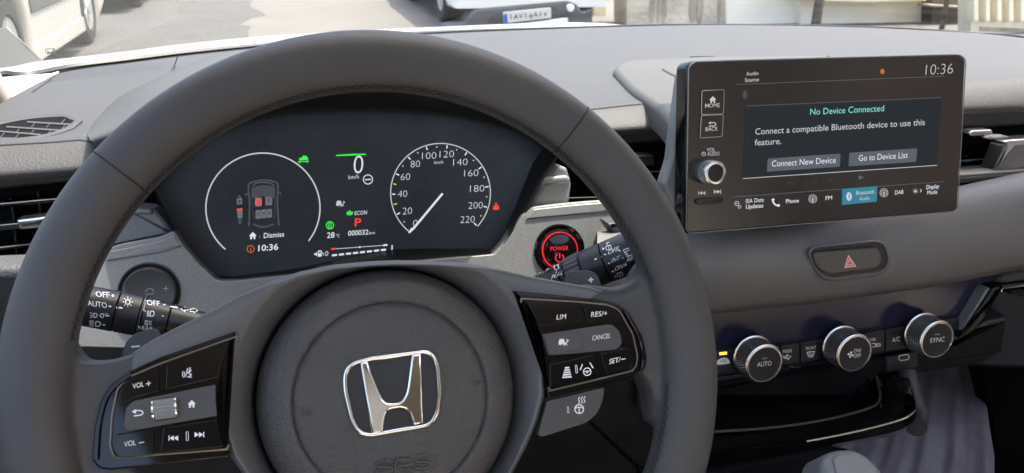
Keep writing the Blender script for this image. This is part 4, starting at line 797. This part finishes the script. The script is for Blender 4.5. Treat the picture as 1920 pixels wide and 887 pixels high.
button([(985, 562), (1081, 569), (1092, 605), (1012, 611)], 2, .0056, 'gloss', lambda q, s: q.text('LIM', 1043.5, 599.5, 1061, 598, 9.5, s, lean=.1, bold=.01))
button([(1092, 571), (1139, 575), (1156, 584), (1170, 606), (1103, 607)], [2, 8, 8, 3, 2], .0056, 'gloss', lambda q, s: q.text('RES/+', 1108, 594.5, 1138, 592, 9.5, s, lean=.1, bold=.01))
button([(1017, 627), (1147, 607), (1163, 622), (1167, 645), (1156, 656), (1029, 667)], [2, 8, 8, 8, 6, 2], .0062, 'matte_button', lambda q, s: q.text('CANCEL', 1110, 638.5, 1144.5, 633.5, 9, s, lean=.1, bold=.01))
button([(1020, 629), (1082, 621), (1094, 640), (1092, 654), (1030, 666)], [2, 6, 6, 5, 2], .0070, 'matte_button', lambda q, s: carfront(q, 1055, 642, 1.25, s, 0))
def ic_lane(q, s):
    for k in range(5): q.line([(1063-4-k*1.1, 690+k*4.4), (1063+4.5+k*1.1, 689+k*4.4)], 2.8, s)
    q.line(rc([(1078.5, 685), (1081.5, 684.4), (1083, 699), (1080, 699.6)], 2), 1, s, 0, True)
    q.line(ell(1101, 697, 7), 1.8, s, 0, True); q.line([(1094, 697), (1108, 695)], 1.8, s); q.poly(ell(1101, 697.5, 2.4, n=10), s)
    for a, c in (((1092, 683), (1088, 694)), ((1106, 680), (1112, 690))): q.line([a, c], 2, s)
button([(1031, 684), (1111, 666), (1122, 702), (1031, 726)], 2, .0056, 'gloss', ic_lane)
button([(1126, 664), (1177, 651), (1189, 677), (1184, 691), (1138, 702)], [2, 8, 8, 8, 2], .0056, 'gloss', lambda q, s: (q.text('SET/', 1142, 683, 1163, 678.4, 9.5, s, lean=.1, bold=.01), q.line([(1164.5, 674.2), (1173, 672.4)], 1.5, s)))
def ic_heat(q, s):
    q.line(ell(1086, 767, 8.2), 2, s, 0, True); q.line(cat([(1078, 766), (1086, 763), (1094, 766)], 3), 1.8, s); q.line([(1086, 764), (1086, 774)], 2, s)
    for k in range(3): q.line(cat([(1084+k*5, 757-k*.5), (1087+k*5, 753-k*.5), (1084.5+k*5, 749-k*.5), (1087.5+k*5, 744-k*.5)], 3), 1.4, s)
    q.line(rc([(1063.5, 763), (1066, 762.6), (1067, 774), (1064, 774.4)], 1), .8, s, 0, True)
b = MB(); b.slab(rc([(1026, 752), (1134, 726), (1131, 750), (1121, 775), (1101, 793), (1016, 820), (1009, 816)], [4, 4, 8, 10, 10, 5, 4]), WP(.0022), .008, .0005); ho = b.build('button', 'matte_button', sw, 40, 'grey steering wheel heater button below the right spoke'); q = MB(); ic_heat(q, WP(.0025)); q.build('symbol', 'print', ho, 0)
# shift paddles behind the spokes
b = MB(); b.slab(rc([(226, 690), (229, 660), (237, 639), (252, 626), (284, 616), (294, 618), (299, 628), (320, 680)], [4, 5, 6, 8, 6, 5, 5, 5]), WP(-.014), .005, .0007); pd = b.build('paddle_shifter', 'dark_plastic', sw); q = MB(); q.line([(246, 650.5), (262, 649)], 2.6, WP(-.0137)); q.build('symbol', 'print', pd, 0)
b = MB(); b.slab(rc([(1050, 560), (1064, 516), (1071, 507), (1108, 507), (1121, 515), (1132, 545), (1120, 580)], [4, 6, 5, 8, 6, 5, 5]), WP(-.014), .005, .0007); pd = b.build('paddle_shifter', 'dark_plastic', sw); q = MB(); q.line([(1103, 525.5), (1113, 524)], 2.4, WP(-.0137)); q.line([(1107.5, 520), (1108.5, 530)], 2.4, WP(-.0137)); q.build('symbol', 'print', pd, 0)
# ------------------------------------------------------------------ central display
SNm = nrm(12, 2); SO = at(1545, 270, .64); SPn = lambda h=0: PL(SO, SNm, h)
ds = thing('infotainment_display', 'black touch display standing on the dashboard, showing a Bluetooth message', 'touch display', SPn()(1545, 420))
b = MB(); hb = rc([(1289, 124), (1300, 113), (1801, 100), (1813, 110), (1797, 392), (1790, 398), (1291, 440), (1284, 432)], [6, 10, 8, 10, 6, 5, 6, 6])
b.slab(hb, SPn(-.0006), .016, .003, 3); b.build('housing', 'gloss', ds)
b = MB(); b.tube([SPn(.0002)(*p) for p in rc([(1291, 126), (1301, 115.5), (1800, 102.5), (1811, 112), (1795.5, 390), (1788, 396.5), (1293, 437.5), (1286.5, 430)], [6, 10, 8, 10, 6, 5, 6, 6])], .0004, 6, closed=True); b.build('edge_trim', 'silver_side', ds)
b = MB(); b.slab(rc([(1292, 128), (1302, 117), (1799, 104), (1809, 113), (1794, 389), (1787, 395), (1294, 435.5), (1288, 429)], [6, 10, 8, 10, 6, 5, 6, 6]), SPn(.0004), .002, .0004); b.build('glass_front', 'screen', ds)
b = MB(); b.slab(rc([(1278, 140), (1287, 122), (1300, 116), (1420, 118), (1420, 430), (1284, 440), (1272, 438), (1261, 386), (1244, 350), (1243, 343), (1257, 300), (1264, 240), (1271, 190)], [6, 6, 4, 4, 4, 3, 3, 3, 3, 3, 8, 8, 8]), SPn(-.018), .010, .003); b.build('mount_cover', 'silver_side', ds)
s = SPn(.00055); s2 = SPn(.00065); s3 = SPn(.00075)
DM = ['g_white', 'g_soft', 'g_dim', 'g_faint', 'g_teal', 'g_orange', 'g_dialog', 'g_button', 'g_tile']
WH, SO_, DI, FA, TE, ORG, DG, BT, TI = range(9)
b = MB(); b.text('Audio', 1399, 142, 1422, 140.5, 7.2, s, SO_); b.text('Source', 1396.5, 153.8, 1423, 152.3, 7.2, s, SO_); b.line([(1379, 158.6), (1771, 143)], 1, s, DI); b.text('10:36', 1735, 141, 1786, 138, 18.5, s, SO_, lean=.1, bold=-.02); b.poly(ell(1654.5, 134, 4, 5, n=16), s, ORG); b.poly(ell(1396.5, 178, 6, 9, n=20), s, FA)
b.line([(1393.5, 174), (1399.5, 181), (1396.5, 184.5), (1396.5, 171.5), (1399.5, 175), (1393.5, 182)], 1, s2, DI)
b.build('status_bar', DM, ds, 0)
b = MB(); b.poly([(1399, 199), (1766, 183), (1757, 310), (1392, 335)], s, DG); b.line([(1399, 199), (1766, 183)], 1, s2, DI); b.line([(1392, 335), (1757, 310)], 1.2, s2, SO_)
b.text('No Device Connected', 1519, 215.5, 1657.5, 208.5, 11.5, s2, TE, bold=.0); b.text('Connect a compatible Bluetooth device to use this', 1416, 252.5, 1734, 234.5, 11.5, s2, SO_, bold=.004); b.text('feature.', 1415, 273, 1465, 270, 11.5, s2, SO_, bold=.004)
dl = b.build('dialog', DM, ds, 0)
for P, tx, x0, y0, x1, y1 in (([(1439.5, 297.5), (1576, 288), (1575, 312.5), (1438, 322)], 'Connect New Device', 1447, 312.5, 1567, 305.5), ([(1592.5, 286.5), (1720, 278), (1718, 303.5), (1591, 312)], 'Go to Device List', 1610, 302, 1702, 296)):
    b = MB(); b.poly(rc(P, 2), s2, BT); b.text(tx, x0, y0, x1, y1, 11, s3, WH, bold=.0); b.build('dialog_button', DM, dl, 0)
b = MB(); trk(b, s, 1481, 343, 1, .7, FA); b.text('Track', 1506, 346.5, 1534.5, 344.5, 10, s, FA); trk(b, s, 1557, 338, -1, .7, FA); b.poly([(1610, 328.5), (1620, 332.5), (1610, 337.5)], s, DI); b.build('track_row', DM, ds, 0)
b = MB(); b.line([(1370, 370), (1770, 340.5)], 1, s, DI)
for t_, x0, y0, x1, y1 in (('ISA Data', 1398.5, 381, 1432, 378), ('Updates', 1398.5, 391.5, 1431, 389), ('Phone', 1473.5, 381.5, 1498, 379.5), ('FM', 1548, 375.5, 1560, 374.5), ('DAB', 1678, 365, 1694, 363.5), ('Display', 1737, 355, 1761, 352.5), ('Mode', 1738.5, 365, 1757.5, 363.3)): b.text(t_, x0, y0, x1, y1, 7.8, s2, WH, bold=.012)
b.line(ell(1381.5, 381.5, 4), 1.1, s2, SO_, True); b.line([(1379, 381.5), (1384, 381.2)], 1.1, s2, SO_); b.line(rc([(1384, 386), (1389, 385.6), (1389, 390), (1384, 390.4)], 1), 1, s2, SO_, True)
b.line(cat([(1449, 374), (1450, 379), (1454, 384), (1460, 385.5)], 4), 3, s2, WH); b.line([(1448.5, 373), (1450.5, 376.5)], 5, s2, WH); b.line([(1457.5, 386), (1462, 384.4)], 4.5, s2, WH)
for x, y in ((1524, 374), (1657.5, 362.5)):
    b.poly(ell(x, y-1.5, 1.8, n=8), s2, SO_); b.line([(x, y), (x, y+7)], 2.2, s2, SO_); b.line(ell(x, y-1, 4.6, 4.8, 120, 420, 18), 1, s2, SO_); b.line(ell(x, y-1, 7.4, 7.8, 110, 430, 22), 1, s2, SO_)
b.poly(ell(1716.5, 358.5, 2.4, n=10), s2, SO_); [b.line([(1716.5+3.4*cos(a), 358.5+3.4*sin(a)), (1716.5+5*cos(a), 358.5+5*sin(a))], .9, s2, SO_) for a in [pi/4*i for i in range(8)]]; b.poly(cat([(1725, 354), (1728.5, 357.5), (1724.5, 361.5), (1726.3, 357.7)], 3, True), s2, SO_)
mbar = b.build('menu_bar', DM, ds, 0)
b = MB(); b.poly([(1579, 354.5), (1645, 349), (1644, 378), (1578.5, 384.5)], s2, TI); b.poly(ell(1592, 368.5, 5, 8, n=22), s3, WH); b.text('Bluetooth', 1605, 365.5, 1639, 362.8, 7.4, s3, SO_); b.text('Audio', 1611, 376.3, 1631, 374.8, 7.4, s3, SO_)
b.line([(1589, 365), (1595, 372), (1592, 375), (1592, 362), (1595, 365), (1589, 372)], 1, SPn(.00085), TI); b.build('selected_tile', DM, mbar, 0)
def sbutton(poly, fn):
    b = MB(); b.slab(rc(poly, 4), SPn(.0011), .0012, .0003); o = b.build('button', 'screen', ds); q = MB(); q.line(rc(poly, 4), 1.3, SPn(.0013), 1, True); fn(q, SPn(.0013)); q.build('symbol', ['print', 'print_dim'], o, 0)
def fh(q, f): home(q, 1336.5, 187, 6.5, f, 0); q.text('HOME', 1322.5, 202, 1349.5, 200.8, 7.4, f, bold=0)
def fbk(q, f): q.text('BACK', 1323, 246, 1346, 245, 7.4, f, bold=0); q.line(cat([(1332, 230.2), (1340, 230.2), (1342, 233), (1340, 236), (1329, 236.5)], 2), 1.7, f); q.poly([(1328, 231), (1333, 227.6), (1333, 233.5)], f)
sbutton([(1316, 170), (1358, 168), (1356.5, 213.5), (1315, 215)], fh); sbutton([(1315, 216.5), (1356.5, 215), (1354, 256), (1312.5, 259)], fbk)
b = MB(); b.text('VOL', 1325, 284.5, 1341, 284, 7, s, bold=.01); b.text('AUDIO', 1326, 292.3, 1349, 291.3, 7, s, bold=.01); b.line(ell(1319.5, 288.5, 3.4, 3.6, -55, 235, 12), 1.2, s); b.line([(1319.5, 284), (1319.6, 289)], 1.2, s); trk(b, s, 1316.5, 362, 1, .75); trk(b, s, 1344.5, 359.5, -1, .75); b.build('lettering', 'print', ds, 0)
def knurl(name, parent, cx, cy, rpx, ln, pl, cap_m, knm, rings, base=None):
    """front face centre in px, axis = plane normal; length ln"""
    f0 = pl.up(ln); c = f0(cx, cy); r = (f0(cx+rpx, cy)-c).length
    b = MB(); kn_ = b.lathe(c, pl.n, [(r*.70, -ln), (r*.97, -ln), (r*.97, -ln*.96), (r*.95, -ln*.86), (r*.95, -.0022), (r*.93, -.0015)], 144, wob=lambda i, j: (1+.022*((j//2+i) % 2)) if 2 < i < 5 else 1); 
    o = b.build(name, knm, parent, 20)
    # grip: rows of tiny points
    g = MB(); rows_ = max(3, int((ln*.80)/.0026)); nn = 46
    for i in range(rows_):
        for j in range(nn):
            a = 2*pi*(j+.5*(i % 2))/nn; u = pl.n.orthogonal().normalized(); v = pl.n.cross(u); e = u*cos(a)+v*sin(a); tq = u*-sin(a)+v*cos(a)
            h0 = -ln*.86+(i+.5)*(ln*.86-.0024)/rows_; q = c+pl.n*h0+e*(r*.955); dx = 2*pi*r/nn*.5; dy = (ln*.86-.0024)/rows_*.5
            g.add([q-tq*dx, q-pl.n*dy, q+tq*dx, q+pl.n*dy, q+e*.0009], [[0, 1, 4], [1, 2, 4], [2, 3, 4], [3, 0, 4]])
    g.build('grip', 'grip_metal', o, 0)
    for h0, rr in rings:
        b = MB(); b.lathe(c+pl.n*h0, pl.n, [(rr*r-.0002-.0016, -.0012), (rr*r, -.001), (rr*r+.0002, 0), (rr*r-.0008, .0009), (rr*r-.0022, .0009), (rr*r-.0026, .0)], 80); b.build('ring', 'chrome_satin', o, 50)
    b = MB(); b.lathe(c, pl.n, [(r*.94, -.001), (r*.90, -.0002), (.0003, -.0002)], 64, cap1=True); cp = b.build('cap', cap_m, o)
    return o, cp, PL(c, pl.n, .0002)
knurl('volume_knob', ds, 1341, 324.5, 20, .012, SPn(.0006), 'gloss', 'chrome_satin', [(0, 1.0)])
b = MB(); b.slab(rc([(1305, 375.5), (1310, 372.5), (1353, 369.5), (1357, 372), (1357, 378), (1352, 381), (1310, 384), (1305, 381)], 3), SPn(.0022), .002, .0008); b.slab(rc([(1318, 377.5), (1347, 375.5), (1347, 377.5), (1318, 379.5)], 1), SPn(.003), .001, .0003); b.build('track_rocker', 'gloss', ds)
# ------------------------------------------------------------------ hazard switch in the pad
c0 = PAD(1592, 488); pn = PL(c0, (PAD.t.ray_cast(V((0, 0, 0)), ray(1592, 488).normalized())[1])); 
if pn.n.dot(Fw) > 0: pn = PL(c0, -pn.n)
hz = thing('hazard_switch', 'hazard warning switch with a red triangle in the soft pad', 'switch', c0)
ho_ = rc([(1513, 472), (1522, 461), (1646, 449), (1662, 455), (1671, 482), (1669, 500), (1656, 515), (1560, 527), (1540, 523), (1524, 502)], [8, 8, 8, 10, 8, 8, 8, 8, 10, 10])
hi_ = rc([(1519, 475), (1527, 466), (1642, 455), (1656, 461), (1663, 482), (1661, 496), (1651, 507), (1560, 519), (1545, 515), (1530, 500)], [8, 8, 8, 10, 8, 8, 8, 8, 10, 10])
cc = (1592, 488); A = ang_sort(ho_, cc, 72); B = ang_sort(hi_, cc, 72)
a0_, a1_, a2_ = pn.up(.0002), pn.up(.0018), pn.up(.0022)
b = MB(); b.loops([[pn.up(-.004)(*p) for p in A], [a0_(*p) for p in A], [a1_(*(p*.75+q*.25)) for p, q in zip(A, B)], [a2_(*(p*.4+q*.6)) for p, q in zip(A, B)], [a0_(*q) for q in B], [a0_(*q)-pn.n*.0028 for q in B]]); b.build('bezel', 'pad', hz, 60)
b = MB(); b.poly(B, pn.up(.0004)); b.build('recess', 'black_plastic', hz)
b = MB(); b.slab(rc([(1525, 480), (1531, 474), (1642, 464.5), (1649, 469), (1654, 486), (1648, 500), (1640, 503.5), (1556, 514.5), (1540, 508), (1528, 494)], [5, 4, 5, 6, 6, 5, 5, 6, 8, 6]), pn.up(.0034), .004, .0012); hbt = b.build('button', 'switch_face', hz)
mat('hazard_red', (.55, .06, .05), .5); mat('hazard_pink', (.85, .62, .58), .5)
b = MB(); t_ = [V((1590.5, 476)), V((1607, 500.5)), V((1582, 503.5))]; tc_ = sum(t_, V((0, 0)))/3; z = pn.up(.0037)
b.poly(t_, z, 0)
for k, w in ((.78, 1.8), (.38, 1.5)): b.line([tc_+(p-tc_)*k for p in t_], w, z.up(.0002), 1, True)
b.build('symbol', ['hazard_red', 'hazard_pink'], hbt, 0)
# ------------------------------------------------------------------ climate panel
CLP = PL(yp(1600, 650, .60), nrm(6)); 
cp_ = thing('climate_panel', 'black climate control panel with three knurled silver ringed knobs', 'control panel', CLP(1600, 690))
b = MB(); b.slab([(1240, 570), (1345, 584), (1520, 558), (1760, 525), (1875, 500), (1830, 610), (1800, 640), (1335, 720), (1240, 720)], CLP.up(-.004), .02, .002); b.build('upper_panel', 'gloss_panel', cp_)
b = MB(); b.line([(1332, 611), (1350, 612), (1354, 618), (1359, 652)], 1.6, CLP.up(-.0036)); b.line([(1794, 600), (1808, 562), (1846, 551)], 1.3, CLP.up(-.0036)); b.build('panel_gap', 'seam', cp_, 0)
def strip_y(x): return lerp(x, [1335, 1468, 1659, 1818], [660, 648, 619, 592])
def strip_b(x): return lerp(x, [1335, 1496, 1659, 1800], [702, 682, 658, 634])
bs = [1300, 1388, 1463, 1500.5, 1562, 1620, 1660, 1718, 1800]
def c_rec(q, f):
    q.poly([(1349, 661), (1363, 659.5), (1363, 664.5), (1349, 666)], f, 2); q.poly(cat([(1343, 680), (1347, 675), (1353, 671.5), (1361, 671), (1366, 674.5), (1368.5, 679), (1366, 682), (1346, 684)], 2, True), f, 0)
    q.line(cat([(1352, 679), (1351.5, 675.5), (1360, 674.5), (1360.5, 677.5), (1354, 678.2)], 2), 1.2, f, 3)
def c_mode(q, f): q.text('MODE', 1468, 662, 1484.5, 660.3, 5.6, f); q.line([(1470, 672), (1473, 668), (1478, 674), (1483, 667)], 1.8, f); q.poly(ell(1476.5, 666.5, 2, n=8), f); q.line([(1468, 667), (1471, 672), (1480, 673)], 1.2, f)
def c_front(q, f): q.text('FRONT', 1511, 656.5, 1530, 654, 5.6, f); q.line(rc([(1513, 660.5), (1528, 658.5), (1524.5, 667), (1516, 668)], 2), 1.5, f, 0, True); [q.line(cat([(x, 671), (x+.8, 667), (x-.6, 664), (x+.4, 661)], 2), .9, f) for x in (1517.5, 1520.5, 1523.5)]
def c_rear(q, f): q.text('REAR', 1627, 641, 1642, 638.7, 5.6, f); q.line(rc([(1631, 645), (1641, 643.6), (1641.5, 650), (1632, 651.5)], 1), 1.2, f, 0, True); q.line(rc([(1643, 645), (1650, 644.5), (1651, 647.5), (1644, 650)], 1), 1.3, f, 0, True)
fns = {0: c_rec, 2: c_mode, 3: c_front, 5: c_rear, 6: lambda q, f: q.text('A/C', 1672.5, 642, 1687, 639.6, 8.6, f, lean=.05)}
for i in range(len(bs)-1):
    x0, x1 = bs[i]+.8, bs[i+1]-.8; P = [(x0, strip_y(x0)), (x1, strip_y(x1)), (x1, strip_b(x1)), (x0, strip_b(x0))]
    b = MB(); b.slab(rc(P, 1.5), CLP.up(.002), .006, .0008); o = b.build('button', 'black_plastic', cp_)
    if i in fns: q = MB(); fns[i](q, CLP.up(.0023)); q.build('symbol', ['print', 'print_dim', 'g_amber', 'deep'], o, 0)
    elif i in ():
        pass
q = MB(); f = CLP.up(-.0035); q.line([(1810, 574), (1812, 581), (1818, 581)], 2.4, f); q.line([(1819, 580), (1823, 571)], 2.6, f); q.line([(1810, 583.5), (1818, 582.5)], 1, f); q.build('seat_symbol', 'print_dim', cp_, 0)
for x, y, r_, tx, fn in ((1433, 682.5, 34, 'AUTO', None), (1602, 663, 32.5, None, 'fan'), (1757, 637.5, 31, 'SYNC', None)):
    o, cp2, f = knurl('knob', cp_, x, y, r_, .022, CLP.up(.002), 'black_plastic', 'satin', [(0, 1.0), (-.019, 1.06)])
    mat_k = 0; q = MB()
    if tx: q.text(tx, x-13.5, y+5.5, x+13.5, y+2.5, 8.6, f, lean=.12 if tx == 'SYNC' else .04, bold=.01); q.line([(x-4, y-10), (x+5, y-11)], 2, f, 1)
    else:
        q.text('ON/', x-1.5, y-1.5, x+12.5, y-3.2, 7, f, lean=.08); q.text('OFF', x-1.5, y+8, x+12, y+6.4, 7, f, lean=.08)
        for a in range(4): c = V((x-7, y+2)); d = V((cos(a*pi/2+.5), sin(a*pi/2+.5))); e = V((-d.y, d.x)); q.poly([c, c+d*5+e*1.2, c+d*6-e*2.5, c+d*3-e*3], f)
    q.build('symbol', ['print', 'print_dim'], cp2, 0)
b = MB(); b.slab(rc([(1851, 541), (1859, 540), (1823, 603), (1806, 626), (1799, 630), (1813, 606)], 3), CLP.up(.008), .02, .002); b.build('side_strip', 'silver_side', cp_)
b = MB(); b.slab(rc([(1864, 538), (1884, 534), (1850, 596), (1826, 624), (1790, 645), (1786, 634), (1806, 624), (1832, 590)], 4), CLP.up(.010), .03, .003); b.build('gloss_pillar', 'gloss', cp_)
b = MB(); b.tube([CLP.up(.0035)(*p) for p in [(1338, 706), (1440, 692), (1496, 684), (1560, 672), (1662, 660), (1720, 651)]], .0007, 6); b.tube([CLP.up(.006)(*p) for p in [(1478, 687), (1492, 690), (1530, 687)]], .0012, 6); b.build('lower_trim', 'gloss', cp_)
# ------------------------------------------------------------------ lower console with open tray
tr_ = thing('centre_console', 'gloss black console with an open storage tray below the climate panel', 'console', yp(1520, 840, .56))
LP = PL(yp(1700, 660, .605), nrm(-6))
b = MB(); b.slab(rc([(1290, 700), (1496, 684), (1662, 660), (1790, 644), (1850, 604), (1890, 596), (1880, 660), (1842, 682), (1725, 703), (1640, 706), (1600, 745), (1290, 745)], 4), LP.up(-.002), .03, .004); b.build('fascia', 'black_plastic', tr_)
b = MB(); b.slab(rc([(1663, 672), (1722, 660), (1720, 689), (1662, 698)], 4), LP.up(.0012), .003, .0008); so = b.build('usb_socket', 'dark_plastic', tr_); q = MB(); q.line(rc([(1686, 667), (1703, 664.5), (1705, 670), (1703, 674), (1688, 676.5), (1685, 672)], 4), 2, LP.up(.0016), 0, True); q.build('port', 'print', so, 0)
# tray: back wall, floor, raised lip, gloss front
trim_in = cat([(1300, 811), (1336, 810), (1449, 802), (1551, 787), (1632, 765), (1650, 748), (1647, 722), (1641, 700)], 5)
FL = PL(yp(1500, 800, .56), V((0, -.05, 1)))
b = MB(); low = [FL(*p) for p in trim_in]; hi2 = [p+V((0, 0, .012)) for p in low]
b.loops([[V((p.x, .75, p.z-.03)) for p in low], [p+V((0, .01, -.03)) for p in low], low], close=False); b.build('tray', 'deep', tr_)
b = MB(); b.tube(low, .0014, 8); b.build('tray_lip', 'bezel_brown', tr_)
gl0 = low; frontpx = cat([(1300, 850), (1336, 846), (1449, 836), (1551, 820), (1650, 798), (1706, 778), (1716, 752), (1700, 700)], 5); botpx = cat([(1300, 888), (1336, 884), (1449, 868), (1551, 841), (1640, 824), (1690, 812), (1714, 788), (1712, 705)], 5)
Yf = [lerp(i/(len(frontpx)-1), [0, .72, .86, 1], [.525, .525, .535, .60]) for i in range(len(frontpx))]
fr3 = [yp(p[0], p[1], y) for p, y in zip(frontpx, Yf)]; bo3 = [yp(p[0], p[1], y+.012) for p, y in zip(botpx, Yf)]
b = MB(); b.loops([gl0, [p*.5+q*.5+V((0, 0, .002)) for p, q in zip(gl0, fr3)], fr3, [p*.6+q*.4+V((0, -.003, 0)) for p, q in zip(fr3, bo3)], bo3, [p+V((0, .06, -.02)) for p in bo3]], close=False); b.build('gloss_front', 'gloss', tr_, 60)
b = MB(); b.tube([p+V((0, -.0008, .0004)) for p, q in zip(fr3, frontpx) if 1500 < q[0] < 1718 and q[1] > 765], .0009, 8); b.build('front_highlight_edge', 'chrome_satin', tr_)  # highlight on the gloss edge, shaped as a bright tube
b = MB(); arm = cat([(1693, 700), (1700, 740), (1712, 776), (1708, 800)], 4); b.tube([yp(p[0]+9, p[1], .595-.04*i/12) for i, p in enumerate(arm)], [.0085+.0015*i/12 for i in range(len(arm))], 14); b.build('side_arm', 'dark_plastic', tr_)
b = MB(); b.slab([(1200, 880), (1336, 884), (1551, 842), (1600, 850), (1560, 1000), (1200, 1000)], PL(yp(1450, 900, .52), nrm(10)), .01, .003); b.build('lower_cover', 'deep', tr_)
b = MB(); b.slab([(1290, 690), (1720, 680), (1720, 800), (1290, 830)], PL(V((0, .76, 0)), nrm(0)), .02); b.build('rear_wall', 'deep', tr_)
# glovebox side and its handle strip
gv = thing('glovebox', 'dark passenger side lower panel with a chrome strip along its top', 'glovebox', yp(1900, 640, .66))
GP = PL(yp(1890, 600, .63), nrm(-10))
b = MB(); b.slab(rc([(1868, 530), (1890, 515), (2200, 455), (2200, 700), (1800, 690), (1830, 640), (1856, 600)], [4, 6, 4, 4, 4, 10, 8]), GP, .03, .006); b.build('panel', 'dark_plastic', gv)
b = MB(); b.slab(rc([(1876, 545), (1884, 541), (2100, 508), (2100, 522), (1900, 553), (1893, 553)], 2), GP.up(.012), .012, .003); b.build('chrome_strip', 'chrome', gv)
b = MB(); b.slab([(1840, 682), (1880, 660), (2200, 640), (2200, 1000), (1860, 1000), (1870, 860), (1862, 770)], PL(yp(1900, 800, .80), nrm(0)), .03); b.build('side_wall', 'deep', gv)
# footwell cover and gear selector
mat('cover', (.215, .205, .25), .6, mottle=(14, .22), bump=[('n', 700, .5, .0012), ('n', 60, .3, .004)], spec=.4)
FZ = -.62
b = MB(); rws = []
for j in range(15):
    t = j/14; y0 = 672+ (1010-672)*t
    xl = lerp(t, [0, 1], [1560, 1380]); xr = lerp(t, [0, .25, .5, .75, 1], [1838, 1852, 1868, 1868, 1858]); row = []
    for i in range(61):
        u = i/60; x = xl+(xr-xl)*u; p = zp(x, y0, FZ); p = p+V((0, 0, .0024*sin(u*46+t*2.5+sin(t*5))+.0014*sin(u*83+t*7)+.008*sin(t*3+u*3))); row.append(p)
    rws.append(row)
b.loops(rws, close=False); cv = b.build('floor_cover', 'cover', None, 70, loc=zp(1740, 800, FZ)); tag(cv, 'creased lavender grey floor cover in the passenger footwell beside the console', 'floor cover')
gs = thing('gear_selector', 'grey rounded gear selector top poking up at the bottom edge', 'gear selector', yp(1600, 900, .42))
mat('selector_grey', (.15, .155, .158), .4, mottle=(20, .06)); GPn = PL(yp(1600, 860, .415), nrm(48))
b = MB(); b.slab(rc([(1542, 868), (1551, 849), (1575, 841), (1603, 840), (1628, 851), (1652, 874), (1672, 905), (1660, 960), (1560, 960), (1545, 910)], [10, 10, 10, 10, 10, 12, 12, 10, 10, 10]), GPn, .03, .007, 5); b.build('knob', 'selector_grey', gs, 60)
b = MB(); b.slab(rc([(1562, 862), (1569, 852), (1600, 849), (1622, 858), (1644, 880), (1656, 905), (1650, 950), (1590, 950), (1568, 890)], 9), GPn.up(.0014), .003, .0012, 3); b.build('top_plate', 'selector_grey', gs, 60)
b = MB(); b.tube([GPn(1600, 905)-GPn.n*.02, GPn(1600, 905)-GPn.n*.16], .012, 16); b.build('stem', 'black_plastic', gs)
